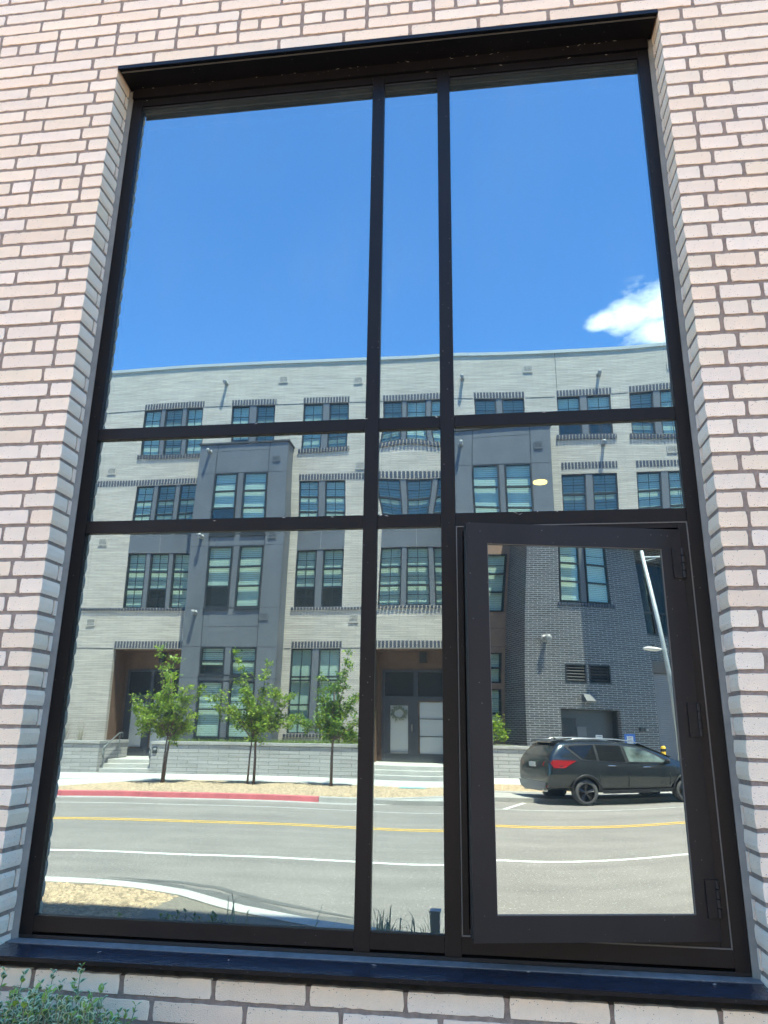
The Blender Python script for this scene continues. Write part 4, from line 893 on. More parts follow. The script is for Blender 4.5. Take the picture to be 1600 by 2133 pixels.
# glazed balcony storey above the garage
w = MB('winframe', 'dark_in'); 
for x in (KX1 + 0.02, 22.6, 23.9, 25.2, 26.5, 27.8): w.box(x, x + 0.09, YG - 0.1, YG + 0.02, 6.36, 9.9)
for z in (6.36, 7.4, 9.8): w.box(KX1 + 0.02, 30, YG - 0.09, YG + 0.01, z, z + 0.09)
build(w, 'balcony_glazing_bars', B4)
w = MB('balglass'); w.box(KX1 + 0.05, 30, YG - 0.06, YG - 0.05, 6.45, 9.8); build(w, 'balcony_glazing', B4)
w = MB('blackbrick'); w.box(20.2, 31, -28.2, -24.0, 11.0, 19.0); build(w, 'shadow_block', B4)  # unseen block, added to cast the shadow on the black brick wall
w = MB('blackbrick'); w.box(KX1, 31, -42, YG - 1.0, 0, 19.0); w.box(28.2, 31, YG, -24.0, 0, 10.99); build(w, 'rear_block', B4)
w = MB('blackbrick'); w.box(KX1, 31, YG - 0.3, YG, 9.95, 11.0); build(w, 'upper_band', B4)
# ------------------------------------------------------------------ street furniture
lp = thing('street_lamp', 'tall galvanised street lamp with two arms beside the dark car', 'street lamp', (17.72, -20.9, 0.15))
mb = MB('galv'); mb.smooth = True; mb.tube([(17.76, -20.9, 0.15), (17.34, -20.9, 8.45)], [0.085, 0.065], 14); build(mb, 'pole', lp)
mb = MB('galv'); mb.tube([(17.36, -20.9, 8.2), (18.6, -20.9, 8.42)], 0.035, 8); mb.tube([(17.36, -20.9, 8.05), (17.9, -20.9, 8.25)], 0.02, 8); build(mb, 'upper_arm', lp)
mb = MB('lens'); mb.sphere((19.0, -20.9, 8.44), 0.3, 12, 0, (1.3, 0.5, 0.25)); build(mb, 'upper_lamp_head', lp)
mb = MB('galv'); mb.tube([(17.62, -20.9, 4.85), (17.25, -20.9, 4.85)], 0.03, 8); build(mb, 'lower_arm', lp)
mb = MB('lens'); mb.smooth = True; vs = []
mb.sphere((17.08, -20.9, 4.83), 0.24, 12, 0, (1.35, 0.75, 0.32)); build(mb, 'lower_lamp_head', lp)
mb = MB('winframe'); mb.box(17.10, 17.16, -20.93, -20.87, 4.9, 4.98); build(mb, 'photocell', lp)
mb = MB('spout'); mb.box(17.80, 17.86, -20.95, -20.85, 3.45, 3.66); build(mb, 'access_box', lp)
mb = MB('frame_dark'); rr = random.Random(2)
for i in range(16):
    a_ = Vector((17.82, -20.85, 2.62)); mb.tube([a_, a_ + Vector((rr.uniform(0.1, 0.3), rr.uniform(-.05, .15), rr.uniform(-0.15, 0.18))), a_ + Vector((rr.uniform(0.25, 0.5), rr.uniform(-.1, .2), rr.uniform(-0.2, 0.25)))], 0.008, 4)
build(mb, 'loose_wires', lp)
bo = thing('bollard', 'yellow steel bollard with a black band in front of the garage shutter', 'bollard', (20.7, -26.0, 0.19))
mb = MB('bollard', 'frame_dark'); mb.smooth = True; mb.tube([(20.7, -26, 0.19), (20.7, -26, 1.38), (20.7, -26, 1.42)], [0.09, 0.09, 0.06], 14); build(mb, 'post', bo)
mb = MB('frame_dark'); mb.tube([(20.7, -26, 1.20), (20.7, -26, 1.31)], 0.0925, 14); build(mb, 'black_band', bo)
# ------------------------------------------------------------------ trees
def leafcloud(mb, clusters, rr, size, mi_n=1, per=60):
    for c, rad, n in clusters:
        for _ in range(n):
            d = Vector((rr.gauss(0, 1), rr.gauss(0, 1), rr.gauss(0, 0.8))); p = Vector(c) + d * rad * 0.55
            a_ = Vector((rr.uniform(-1, 1), rr.uniform(-1, 1), rr.uniform(-0.6, 0.6))).normalized(); b_ = a_.cross(Vector((rr.uniform(-1, 1), rr.uniform(-1, 1), rr.uniform(-1, 1)))).normalized()
            s_ = size * rr.uniform(0.6, 1.25); t_ = p + a_ * s_; w_ = b_ * s_ * 0.32; m_ = p + a_ * s_ * 0.45
            mb.add([p, m_ + w_, t_, m_ - w_], [(0, 1, 2, 3)], rr.randrange(mi_n) if rr.random() < 0.6 else 0)
def tree(base, trunks, limbs, label, seed, leafm=('leaf', 'leaf2'), size=0.095, dens=1.0, nm='young_tree', group='young street trees along the gravel strip'):
    rr = random.Random(seed); tr = thing(nm, label, 'tree', base, group); B = Vector(base)
    mb = MB('bark'); mb.smooth = True
    for pts, r0, r1 in trunks: mb.tube([B + Vector(p) for p in pts], [r0 + (r1 - r0) * i / (len(pts) - 1) for i in range(len(pts))], 8)
    build(mb, 'trunk', tr)
    lb = MB('bark'); cl = []
    for (s, e, spread, n) in limbs:
        s = Vector(s); e = Vector(e); mid = (s + e) / 2 + Vector((rr.uniform(-.1, .1), rr.uniform(-.15, .15), rr.uniform(0, .1)))
        path = [s, (s + mid) / 2, mid, (mid + e) / 2, e]
        lb.tube([B + p for p in path], [0.028, 0.022, 0.016, 0.010, 0.004], 5)
        for q in range(n):
            t_ = 0.22 + 0.8 * (q + rr.random()) / n; i_ = min(3, int(t_ * 4)); p = path[i_].lerp(path[i_ + 1], min(1, t_ * 4 - i_)) if t_ < 1 else e.copy()
            off = Vector((rr.gauss(0, spread), rr.gauss(0, spread), rr.gauss(0.05, spread * 0.8))) * (1.15 - 0.5 * t_)
            lb.tube([B + p, B + p + off], [0.008, 0.003], 4); cl.append((B + p + off, 0.15, int(27 * dens))); cl.append((B + p + off * 0.6, 0.11, int(14 * dens)))
    build(lb, 'branches', tr)
    cr = MB(*leafm); leafcloud(cr, cl, rr, size, len(leafm)); build(cr, 'crown', tr)
    return tr
def limbset(rr, x0, top, n, zlo, zhi, tips):
    out_ = []
    for (tx, tz, sp, k) in tips: out_.append(((0.0 + rr.uniform(-.05, .05), 0, rr.uniform(zlo, zhi)), (tx, rr.uniform(-0.85, 0.75), tz), sp, k))
    return out_
rt = random.Random(17)
tree((-8.5, -20.9, 0.18), [([(0, 0, 0), (0.03, 0, 0.8), (0.10, 0.02, 1.45), (0.05, 0, 2.4), (-0.1, 0, 3.4)], 0.05, 0.015), ([(-0.04, 0.03, 0), (-0.03, 0.02, 0.8), (0.0, 0.02, 1.45)], 0.035, 0.02)],
     limbset(rt, 0, 0, 0, 1.3, 1.7, [(-1.0, 2.45, 0.22, 14), (-0.95, 1.9, 0.22, 12), (-0.6, 3.0, 0.2, 14), (-0.15, 3.95, 0.15, 13), (-0.35, 4.2, 0.10, 8), (0.25, 3.3, 0.2, 14), (0.9, 2.9, 0.16, 12), (1.1, 3.05, 0.10, 7), (0.65, 2.0, 0.2, 12), (-0.45, 1.6, 0.2, 12), (0.2, 2.2, 0.25, 18), (-0.3, 2.6, 0.25, 18), (0.35, 1.6, 0.15, 8)]),
     'young leafy street tree with twin stems nearest the left steps', 1)
tree((-5.62, -20.95, 0.18), [([(0.08, 0, 0), (0.08, 0, 0.8), (0.06, 0.02, 1.5), (0.02, 0, 2.2), (0.1, 0, 3.0)], 0.05, 0.015), ([(-0.12, 0.03, 0), (-0.10, 0.02, 0.8), (-0.05, 0.02, 1.45)], 0.035, 0.02)],
     limbset(rt, 0, 0, 0, 1.3, 1.7, [(-1.25, 2.8, 0.18, 14), (-0.9, 4.15, 0.08, 8), (-0.7, 3.1, 0.15, 12), (-1.1, 2.3, 0.18, 10), (-0.2, 2.9, 0.2, 14), (0.35, 3.7, 0.13, 11), (0.75, 3.0, 0.2, 14), (1.2, 2.75, 0.17, 12), (1.3, 2.1, 0.15, 9), (0.6, 1.9, 0.2, 12), (0.1, 1.7, 0.2, 12), (-0.5, 1.9, 0.18, 10), (0.25, 2.4, 0.2, 14)]),
     'middle of the three young street trees, in front of the blue-grey bay', 2)
tree((-3.1, -21.4, 0.18), [([(0, 0, 0), (0.01, 0, 0.8), (0.03, 0.02, 1.5), (0.05, 0, 2.4), (0.0, 0, 3.2)], 0.052, 0.015)],
     limbset(rt, 0, 0, 0, 1.3, 1.7, [(-1.45, 2.1, 0.15, 12), (-0.9, 1.75, 0.16, 9), (-0.6, 3.55, 0.09, 6), (-0.4, 2.8, 0.18, 14), (0.1, 3.2, 0.17, 12), (0.35, 4.35, 0.08, 9), (0.55, 3.7, 0.12, 9), (0.8, 2.8, 0.15, 12), (1.3, 2.1, 0.15, 9), (0.7, 1.6, 0.18, 12), (0.0, 1.8, 0.2, 14), (0.1, 2.4, 0.2, 16), (0.95, 1.3, 0.12, 8)]),
     'young street tree just left of the central steps', 3, leafm=('leaf2', 'leaf'))
tree((18.75, -20.2, 0.15), [([(0, 0, 0), (0.05, 0, 2.0), (0.0, 0.02, 4.0), (0.1, 0, 5.4)], 0.06, 0.03)],
     [((0.0, 0, 4.9), (-0.75, 0.2, 5.9), 0.13, 9), ((0.1, 0, 4.6), (0.9, 0.2, 6.2), 0.3, 14), ((0.1, 0, 5.0), (0.8, 0.4, 6.9), 0.3, 14), ((0.05, 0, 4.8), (0.6, -0.5, 6.4), 0.25, 12)],
     'taller street tree whose leaves hang behind the lamp pole', 4, dens=1.2, size=0.13)
# planter shrubs and grasses
def bush(cx_, cy_, z0, rx, rz, n, label, seed, mts, size=0.09, nm='shrub', group=None):
    rr = random.Random(seed); t_ = thing(nm, label, 'shrub', (cx_, cy_, z0), group)
    st_ = MB('stem'); cl = []
    for i in range(n):
        an = rr.uniform(0, 6.28); rad = rr.random() ** 0.5; e = Vector((cx_ + rx * rad * math.cos(an), cy_ + 0.6 * rx * rad * math.sin(an), z0 + rz * rr.uniform(0.35, 1.0) * (1.05 - 0.5 * rad)))
        st_.tube([(cx_ + rr.uniform(-.1, .1), cy_, z0), e], [0.012, 0.004], 4); cl.append((e, 0.16, 34))
    build(st_, 'stems', t_); f_ = MB(*mts); leafcloud(f_, cl, rr, size, len(mts)); build(f_, 'foliage', t_)
bush(13.75, -26.4, 1.2, 0.85, 1.9, 70, 'bright green shrub in the planter left of the black brick tower', 31, ('leaf', 'leaf2'))
bush(12.2, -26.6, 1.2, 0.8, 1.2, 26, 'lower green shrub on the planter behind the car, left of the taller one', 32, ('leaf2', 'leaf'))
def grassmass(x0, x1, y0, y1, z, h, n, label, seed, mt='grass'):
    rr = random.Random(seed); mb = MB(mt)
    for i in range(n):
        x = rr.uniform(x0, x1); y = rr.uniform(y0, y1); hh_ = h * rr.uniform(0.4, 1.1); an = rr.uniform(0, 6.28); dx, dy = math.cos(an), math.sin(an); b_ = rr.uniform(0.1, 0.6) * hh_
        w_ = 0.008 + 0.006 * rr.random(); p = [Vector((x, y, z)), Vector((x + dx * b_ * 0.3, y + dy * b_ * 0.3, z + hh_ * 0.6)), Vector((x + dx * b_, y + dy * b_, z + hh_))]; q = Vector((-dy, dx, 0)) * w_
        mb.add([p[0] - q, p[0] + q, p[1] + q * 0.8, p[1] - q * 0.8, p[2]], [(0, 1, 2, 3), (3, 2, 4)])
    o_ = build(mb, 'grass'); o_['kind'] = 'stuff'; tag(o_, label, 'grass')
grassmass(-10.6, -2.9, -27.5, -25.7, 1.19, 0.30, 5000, 'low green ground cover in the planter behind the trees', 41)
grassmass(0.9, 14.7, -27.0, -25.65, 1.19, 0.24, 7000, 'bright green ground cover in the planter behind the car', 42)
rr = random.Random(8)
for x_, lab in ((-14.35, 'thin dry weeds in the left planter, nearer the handrail'), (-15.1, 'thin dry weeds in the left planter, farther from the handrail')):
    t_ = thing('weed_clump', lab, 'weeds', (x_, -25.9, 1.2), 'weeds on the left retaining wall'); mb = MB('stem')
    for i in range(26):
        e = Vector((x_ + rr.gauss(0, 0.13), -25.9 + rr.gauss(0, 0.1), 1.2 + rr.uniform(0.3, 0.95))); mb.tube([(x_ + rr.uniform(-.06, .06), -25.9, 1.2), (e + Vector((x_, -25.9, 1.2))) / 2 + Vector((rr.uniform(-.05, .05), 0, 0)), e], [0.006, 0.005, 0.002], 4)
    build(mb, 'stalks', t_)
# ------------------------------------------------------------------ car
def make_car(origin):
    L = 4.95
    car = thing('parked_car', 'dark grey-green compact SUV with black wheels parked at the far kerb', 'car', origin)
    ox, oy, oz = origin      # origin: rear end, centre line, road
    WX = (1.03, 4.05)        # wheel centres
    # station: x, zbelt, zroof(edge), half widths (sill, mid, belt, roofedge)
    S = [(0.00, 0.70, 0.70, 0.62, 0.68, 0.62, 0.57), (0.05, 1.06, 1.08, 0.74, 0.82, 0.76, 0.70), (0.12, 1.20, 1.27, 0.82, 0.88, 0.82, 0.72), (0.26, 1.215, 1.46, 0.87, 0.905, 0.84, 0.68), (0.42, 1.215, 1.63, 0.885, 0.92, 0.86, 0.64), (0.56, 1.21, 1.675, 0.89, 0.925, 0.865, 0.64), (1.0, 1.19, 1.70, 0.90, 0.93, 0.875, 0.65), (1.5, 1.16, 1.715, 0.885, 0.925, 0.88, 0.66), (2.1, 1.13, 1.705, 0.88, 0.92, 0.885, 0.66), (2.7, 1.105, 1.66, 0.88, 0.92, 0.885, 0.65), (3.2, 1.085, 1.50, 0.885, 0.92, 0.88, 0.68), (3.6, 1.075, 1.30, 0.895, 0.925, 0.87, 0.73), (3.85, 1.06, 1.18, 0.90, 0.93, 0.86, 0.77), (4.2, 1.03, 1.11, 0.90, 0.93, 0.84, 0.67), (4.55, 0.96, 1.03, 0.86, 0.89, 0.78, 0.58), (4.80, 0.82, 0.90, 0.76, 0.78, 0.68, 0.50), (4.93, 0.62, 0.66, 0.60, 0.62, 0.56, 0.44)]
    mb = MB('carpaint', 'carblack'); rings = []
    for x, zb_, zr, ws, wm, wb, wr2 in S:
        zl = 0.30 if 0.7 < x < 4.6 else 0.38
        if x < 0.02 or x > 4.9: zl = 0.46
        h = zb_ - zl
        half = [(ws * 0.9, zl), (ws, zl + 0.10 * h / 0.8), (wm, zl + 0.40 * h), (wm * 1.0, zl + 0.68 * h), (wb + 0.02, zb_ - 0.05 * h), (wb - 0.01, zb_), ((wb + wr2) / 2 + 0.01, zb_ + (zr - zb_) * 0.55), (wr2, zr - 0.03 * (zr - zb_)), (wr2 * 0.72, zr + 0.028), (0, zr + 0.045)]
        pts = half + [(-y, z) for y, z in reversed(half[:-1])]; rings.append([(x, y, z) for y, z in pts])
    n = len(rings[0]); vs = [p for r_ in rings for p in r_]; fs = []
    for i in range(len(rings) - 1):
        for k in range(n - 1): fs.append((i * n + k, (i + 1) * n + k, (i + 1) * n + k + 1, i * n + k + 1))
        fs.append((i * n + n - 1, (i + 1) * n + n - 1, (i + 1) * n, i * n))
    fs.append(tuple(range(n))); fs.append(tuple(reversed([(len(rings) - 1) * n + k for k in range(n)])))
    mb.add(vs, fs); mb.smooth = True
    me = mb.mesh('body'); body = bpy.data.objects.new('body', me); COL.objects.link(body)
    ss = body.modifiers.new('s', 'SUBSURF'); ss.levels = 2; ss.render_levels = 2
    cut = MB('carblack')
    for wx in WX:
        for sy in (-1, 1):
            cut.tube([(wx, sy * 0.60, 0.37), (wx, sy * 1.1, 0.36)], 0.40, 28)
    co_ = bpy.data.objects.new('cut', cut.mesh('cut')); COL.objects.link(co_)
    bo_ = body.modifiers.new('b', 'BOOLEAN'); bo_.operation = 'DIFFERENCE'; bo_.object = co_; bo_.solver = 'EXACT'
    bo_.material_mode = 'TRANSFER'
    dg = bpy.context.evaluated_depsgraph_get(); dg.update(); ev = body.evaluated_get(dg); nme = bpy.data.meshes.new_from_object(ev)
    bpy.data.objects.remove(body); bpy.data.objects.remove(co_)
    nme.name = 'body'; O = Vector(origin)
    place('body', nme, car, (0, 0, 0), world=False)
    def ysurf(x, z, sgn):   # outer surface of the side at x,z
        for i in range(len(S) - 1):
            if S[i][0] <= x <= S[i + 1][0]:
                t = (x - S[i][0]) / (S[i + 1][0] - S[i][0]); a_ = [S[i][q] + t * (S[i + 1][q] - S[i][q]) for q in range(7)]; break
        zb_, zr, ws, wm, wb, wr2 = a_[1:]
        if z >= zb_:
            u = (z - zb_) / max(0.01, zr - zb_); return sgn * (wb - 0.01 + (wr2 - wb + 0.01) * u)
        return sgn * (wm + (wb - wm) * max(0, (z - 0.75) / (zb_ - 0.75)))
    def patch(nm, poly, sgn, mt, off=0.006, th=0.004, sub=1):
        mb_ = MB(mt); n_ = len(poly); f_ = [(x, ysurf(x, z, sgn) + sgn * off, z) for x, z in poly]; b_ = [(x, y - sgn * (th + off), z) for x, y, z in f_]
        fs_ = [tuple(range(n_)) if sgn > 0 else tuple(reversed(range(n_)))] + [(i, (i + 1) % n_, n_ + (i + 1) % n_, n_ + i) for i in range(n_)]
        mb_.add(f_ + b_, fs_); return build(mb_, nm, car, world=False)
    for sg in (1, -1):
        # one dark glasshouse surround, then the glass set into it
        patch('window_surround', [(0.58, 1.54), (0.95, 1.195), (1.5, 1.17), (2.2, 1.14), (2.9, 1.115), (3.5, 1.095), (3.62, 1.11), (3.2, 1.39), (2.75, 1.575), (2.1, 1.64), (1.4, 1.645), (0.9, 1.625), (0.62, 1.59)][::1], sg, 'carblack', 0.022)
        patch('quarter_window', [(0.68, 1.535), (1.00, 1.225), (1.40, 1.21), (1.40, 1.61), (0.9, 1.59), (0.70, 1.565)], sg, 'carglass_dark', 0.030)
        patch('rear_side_window', [(1.48, 1.205), (2.24, 1.175), (2.20, 1.60), (1.9, 1.61), (1.48, 1.61)], sg, 'carglass_dark', 0.030)
        patch('front_side_window', [(2.34, 1.17), (3.46, 1.135), (3.2, 1.33), (2.75, 1.53), (2.3, 1.592)], sg, 'carglass', 0.030)
        mb_ = MB('seat'); mb_.box(2.5, 2.62, sg * 0.25, sg * 0.62, 1.05, 1.42); mb_.box(2.3, 3.0, sg * 0.3, sg * 0.6, 1.02, 1.06)
        # trims
        patch('rocker_trim', [(1.50, 0.32), (3.60, 0.32), (3.60, 0.42), (1.50, 0.42)], sg, 'carblack', 0.004)
        for dx, z_ in ((1.72, 1.06), (2.75, 1.02)):
            mb_ = MB('chrome', 'carpaint'); y0 = ysurf(dx, z_, sg); mb_.tube([(dx, y0 + sg * 0.012, z_), (dx + 0.03, y0 + sg * 0.035, z_ + 0.004), (dx + 0.19, y0 + sg * 0.035, z_), (dx + 0.22, y0 + sg * 0.012, z_)], 0.013, 8); build(mb_, 'door_handle', car, world=False)
        for p0 in ([(1.44, 0.40), (1.44, 1.05)], [(2.29, 0.38), (2.29, 1.03)], [(3.52, 0.50), (3.50, 1.0)]):
            mb_ = MB('carblack'); x0_, za = p0[0]; zb2 = p0[1][1]; vs_ = []
            for q in range(9):
                z_ = za + (zb2 - za) * q / 8; y_ = ysurf(x0_, z_, sg) + sg * 0.0025; vs_ += [(x0_ - 0.008, y_ + sg * 0.006, z_), (x0_ + 0.008, y_ + sg * 0.006, z_)]
            mb_.add(vs_, [(2 * q, 2 * q + 1, 2 * q + 3, 2 * q + 2) for q in range(8)]); build(mb_, 'door_seam', car, world=False)
        mb_ = MB('silver'); mb_.smooth = True; pts = [(0.70, sg * 0.60, 1.715), (0.95, sg * 0.60, 1.76), (1.6, sg * 0.60, 1.785), (2.2, sg * 0.60, 1.77), (2.65, sg * 0.60, 1.72), (2.8, sg * 0.60, 1.675)]; mb_.tube(pts, [0.012, 0.018, 0.018, 0.018, 0.018, 0.012], 8); build(mb_, 'roof_rail', car, world=False)
        mb_ = MB('carblack'); mb_.sphere((3.40, sg * 1.0, 1.16), 0.1, 10, 0, (0.6, 1.0, 0.75)); mb_.box(3.38, 3.46, sg * 0.86, sg * 0.95, 1.10, 1.15); build(mb_, 'door_mirror', car, world=False)
        # rear light wraps from tailgate to wing
        mb_ = MB('redlamp'); yl = lambda x, z: ysurf(x, z, sg) + sg * 0.028
        P = [(0.10, 1.10), (0.16, 1.19), (0.56, 1.205), (0.80, 1.185), (0.60, 1.08), (0.46, 0.99), (0.16, 0.98)]
        mb_.add([(x, yl(x, min(z, 1.15)), z) for x, z in P] + [(x, yl(x, min(z, 1.15)) - sg * 0.05, z) for x, z in P], [tuple(range(7)) if sg > 0 else tuple(reversed(range(7)))] + [(i, (i + 1) % 7, 7 + (i + 1) % 7, 7 + i) for i in range(7)])
        mb_.add([(0.035, sg * 0.52, 1.02), (0.085, sg * 0.80, 0.99), (0.10, sg * 0.81, 1.17), (0.06, sg * 0.54, 1.13)], [(0, 1, 2, 3) if sg < 0 else (3, 2, 1, 0)]); build(mb_, 'tail_light', car, world=False)
        mb_ = MB('redlamp'); mb_.box(0.03, 0.06, sg * 0.5, sg * 0.70, 0.46, 0.53); build(mb_, 'rear_reflector', car, world=False)
        mb_ = MB('chrome'); mb_.tube([(0.0, sg * 0.5, 0.36), (0.12, sg * 0.5, 0.36)], 0.045, 12); build(mb_, 'exhaust', car, world=False)
        mb_ = MB('lens'); mb_.sphere((4.66, sg * 0.66, 0.88), 0.13, 10, 0, (1.1, 0.6, 0.5)); build(mb_, 'headlight', car, world=False)
        # wheel arch trim
        for wx in WX:
            mb_ = MB('carblack'); mb_.smooth = True; pts = [(wx + 0.435 * math.cos(a_), ysurf(min(max(wx + 0.435 * math.cos(a_), 0.1), 4.8), 0.6, sg) + sg * 0.004, 0.37 + 0.435 * math.sin(a_)) for a_ in [math.pi * q / 14 for q in range(15)]]
            mb_.tube(pts, 0.028, 6); build(mb_, 'wheel_arch', car, world=False)
            wl = MB('tyre'); wl.smooth = True; cy_ = sg * 0.80; prof = [(0.245, -0.10), (0.33, -0.115), (0.338, -0.09), (0.345, 0), (0.338, 0.09), (0.33, 0.115), (0.245, 0.10)]
            m_ = 36; vs_ = [(wx + r_ * math.cos(2 * math.pi * k / m_), cy_ + w_, 0.345 + r_ * math.sin(2 * math.pi * k / m_)) for k in range(m_) for r_, w_ in prof]
            q_ = len(prof); wl.add(vs_, [(k * q_ + j, ((k + 1) % m_) * q_ + j, ((k + 1) % m_) * q_ + j + 1, k * q_ + j + 1) for k in range(m_) for j in range(q_ - 1)])
            wh = build(wl, 'wheel', car, world=False)
            rm = MB('rim', 'carblack'); yo = cy_ + sg * 0.09
            rm.tube([(wx, cy_ - sg * 0.02, 0.345), (wx, cy_ + sg * 0.0, 0.345)], 0.245, 30, 1)
            ring = [(wx + 0.243 * math.cos(2 * math.pi * k / 30), yo, 0.345 + 0.243 * math.sin(2 * math.pi * k / 30)) for k in range(31)]; rm.tube(ring, 0.012, 6)
            for k in range(5):
                for dd in (-0.13, 0.13):
                    a_ = 2 * math.pi * k / 5 + 0.3; p0_ = Vector((wx + 0.04 * math.cos(a_), yo - sg * 0.025, 0.345 + 0.04 * math.sin(a_))); p1_ = Vector((wx + 0.235 * math.cos(a_ + dd), yo, 0.345 + 0.235 * math.sin(a_ + dd))); rm.tube([p0_, p1_], [0.024, 0.014], 4)
            rm.tube([(wx, yo - sg * 0.05, 0.345), (wx, yo, 0.345)], 0.05, 14); build(rm, 'rim', wh, world=False)
    # tailgate window, spoiler, plate, bumper skirt
    mb_ = MB('carglass_dark'); mb_.add([(0.14, -0.64, 1.26), (0.14, 0.64, 1.26), (0.415, 0.56, 1.60), (0.415, -0.56, 1.60)], [(0, 3, 2, 1)]); mb_.v = [(x - 0.03, y, z + 0.012) for x, y, z in mb_.v]; build(mb_, 'rear_window', car, world=False)
    mb_ = MB('carpaint'); mb_.prism([(0.32, 1.635), (0.30, 1.67), (0.62, 1.735), (0.70, 1.705)], 'y', -0.55, 0.55); build(mb_, 'roof_spoiler', car, world=False, bevel=0.01)
    mb_ = MB('plate', 'ink'); mb_.box(0.005, 0.03, -0.16, 0.16, 0.98, 1.11); build(mb_, 'number_plate', car, world=False)
    mb_ = MB('skirt'); mb_.prism([(-0.62, 0.42), (-0.70, 0.58), (0.70, 0.58), (0.62, 0.42), (0.4, 0.36), (-0.4, 0.36)], 'x', -0.02, 0.16); build(mb_, 'bumper_skirt', car, world=False, bevel=0.015)
    mb_ = MB('carglass'); mb_.add([(2.86, -0.58, 1.635), (2.86, 0.58, 1.635), (3.72, 0.73, 1.245), (3.72, -0.73, 1.245)], [(0, 1, 2, 3)]); mb_.v = [(x + 0.012, y, z + 0.02) for x, y, z in mb_.v]; build(mb_, 'windscreen', car, world=False)
    mb_ = MB('carblack'); mb_.tube([(0.75, 0, 1.73), (0.68, 0, 1.79)], [0.03, 0.008], 8); build(mb_, 'roof_antenna', car, world=False)
    return car
car = make_car((11.48, -18.62, 0.0))
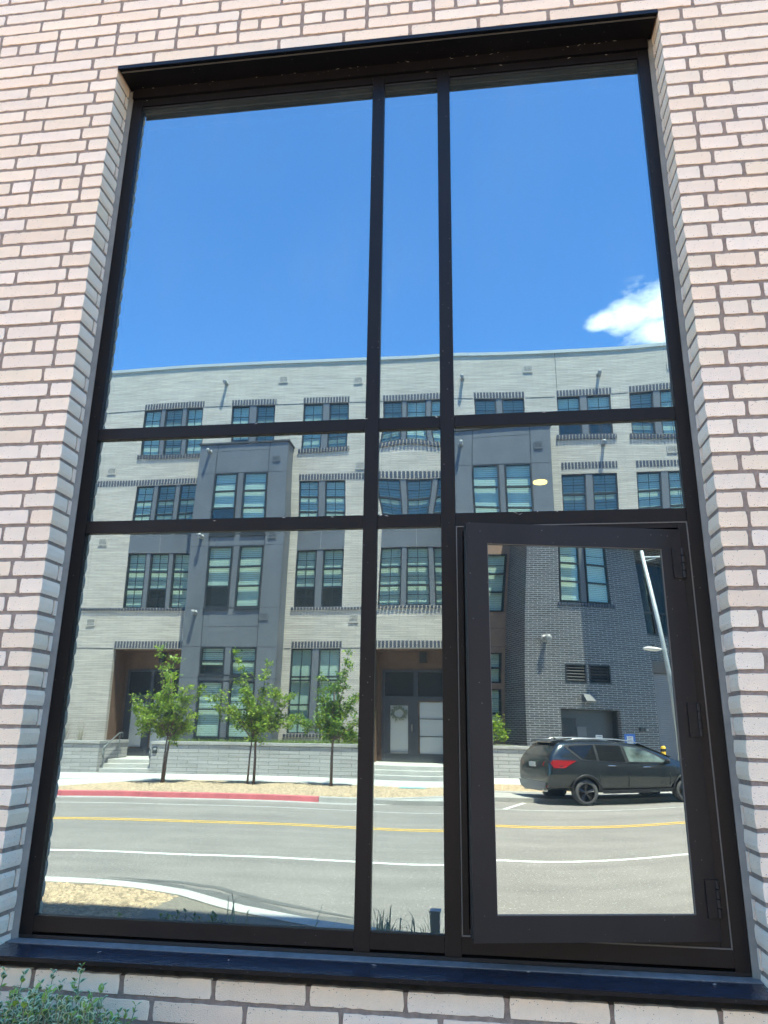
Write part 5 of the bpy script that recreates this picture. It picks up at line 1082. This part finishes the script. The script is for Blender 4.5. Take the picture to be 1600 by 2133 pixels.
# ------------------------------------------------------------------ near planting
def euonymus(seed):
    rr = random.Random(seed); t_ = thing('variegated_shrub', 'variegated shrub with cream edged leaves under the left end of the sill', 'shrub', (0.12, -0.22, 0.38))
    st_ = MB('stem'); lf = MB('leafc', 'leafe', 'leafy')
    def leaf(p, d, up, s_, young):
        d = d.normalized(); sd = d.cross(up)
        if sd.length < 1e-3: return
        sd.normalize(); nn = sd.cross(d)
        o_ = [p, p + d * s_ * 0.35 + sd * s_ * 0.30, p + d * s_ * 0.75 + sd * s_ * 0.26 , p + d * s_ * 1.05, p + d * s_ * 0.75 - sd * s_ * 0.26, p + d * s_ * 0.35 - sd * s_ * 0.30]
        o_ = [q + nn * s_ * (0.16 if i in (1, 2, 4, 5) else 0.0) for i, q in enumerate(o_)]
        cc = p + d * s_ * 0.52 + nn * s_ * 0.03; i_ = [cc + (q - cc) * 0.70 for q in o_]
        lf.add(i_, [tuple(range(6))], 2 if young else 0)
        lf.add(o_ + i_, [(k, (k + 1) % 6, 6 + (k + 1) % 6, 6 + k) for k in range(6)], 2 if (young and rr.random() < 0.5) else 1)
    stems = []
    tops = [(0.333, 1.240), (0.24, 1.217), (0.138, 1.207), (0.07, 1.212), (0.27, 1.190), (0.41, 1.187), (0.318, 1.197), (0.53, 1.139), (0.50, 1.12), (0.01, 1.20), (0.20, 1.185)]
    for i in range(230):
        if i < len(tops): tx, tz = tops[i]; ty = -0.05 - rr.uniform(0, 0.07)
        else:
            tx = rr.uniform(-0.12, 0.50); ty = rr.uniform(-0.36, -0.05); tz = 1.168 - rr.uniform(0, 0.13) - (0.05 if tx < 0.1 else 0) - max(0, tx - 0.38) * 0.5
        k_ = (2.548 + ty) / 2.548; tx = 1.64 + (tx - 1.64) * k_; tz = 2.0 - (2.0 - tz) * k_
        b0 = Vector((0.1 + (tx - 0.1) * 0.75, -0.22 + (ty + 0.22) * 0.7, 0.38)); b1 = Vector((tx, ty, tz)); mid = b0.lerp(b1, 0.55) + Vector((rr.uniform(-.05, .05), rr.uniform(-.03, .03), 0.05))
        pts = [b0, b0.lerp(mid, 0.5), mid, mid.lerp(b1, 0.5), b1]
        st_.tube(pts, [0.004, 0.0035, 0.003, 0.0022, 0.0012], 5)
        nl = rr.randint(20, 26)
        for q in range(nl):
            t = 1 - 0.88 * (q / nl) ** 1.1; s2 = t * 4; k = min(3, int(s2)); p = pts[k].lerp(pts[k + 1], min(1, s2 - k)); ax = (pts[k + 1] - pts[k]).normalized()
            a0 = q * 1.57 + rr.uniform(-.4, .4); sx = ax.orthogonal().normalized(); sy = ax.cross(sx)
            for e in (0, math.pi):
                rd = sx * math.cos(a0 + e) + sy * math.sin(a0 + e); dirv = rd * rr.uniform(0.7, 1.0) + ax * (0.9 if q < 2 else 0.35) + Vector((0, 0, rr.uniform(-.25, .2)))
                leaf(p, dirv, ax + Vector((rr.uniform(-.3, .3), rr.uniform(-.3, .3), 0.3)), rr.uniform(0.018, 0.033) * (0.75 if q < 1 else 1), q < 3 and rr.random() < (0.55 if i < 9 or rr.random() < .3 else 0.12))
    build(st_, 'stems', t_); build(lf, 'leaves', t_)
euonymus(6)
def clump(x, y, z, label, seed, n, h, spread):
    rr = random.Random(seed); t_ = thing('grass_clump', label, 'grass', (x, y, z), 'dry grass clumps at the foot of the window wall'); mb = MB('grassdark')
    for i in range(n):
        an = rr.uniform(0, 6.28); hh_ = h * rr.uniform(0.55, 1.0); b_ = spread * rr.uniform(0.2, 1.0); dx, dy = math.cos(an), math.sin(an); x0_, y0_ = x + rr.gauss(0, 0.05), y + rr.gauss(0, 0.05)
        P = []
        for q in range(7):
            t = q / 6; P.append(Vector((x0_ + dx * b_ * t ** 1.8, y0_ + dy * b_ * t ** 1.8, z + hh_ * (1.35 * t - 0.45 * t ** 3 * (1 + b_)))))
        w_ = rr.uniform(0.005, 0.011); q_ = Vector((-dy, dx, 0)) * w_; vs = []
        for k, p in enumerate(P): s_ = 1 - 0.85 * k / 6; vs += [p - q_ * s_, p + q_ * s_]
        mb.add(vs, [(2 * k, 2 * k + 1, 2 * k + 3, 2 * k + 2) for k in range(6)])
    build(mb, 'blades', t_)
clump(1.08, -1.45, 0.3, 'bushy grass clump mirrored in the narrow pane, left side', 51, 120, 0.93, 0.22)
clump(1.36, -1.40, 0.3, 'grass clump mirrored in the narrow pane beside the marker post', 52, 110, 0.91, 0.20)
clump(0.30, -1.45, 0.3, 'sparse bent grass clump mirrored low in the large left pane', 53, 16, 0.98, 0.22)
clump(0.72, -1.50, 0.3, 'few grass blades mirrored at the right foot of the large left pane', 54, 7, 0.93, 0.2)
clump(2.2, -1.6, 0.3, 'grass clump mirrored low in the open casement', 55, 24, 0.85, 0.2)
mk = MB('marker'); mk.box(1.345, 1.392, -1.53, -1.47, 0.25, 1.062); mk.box(1.340, 1.397, -1.535, -1.465, 1.0625, 1.07)
tag(build(mk, 'marker_post'), 'short blue-grey marker post standing in the grass before the window', 'post')
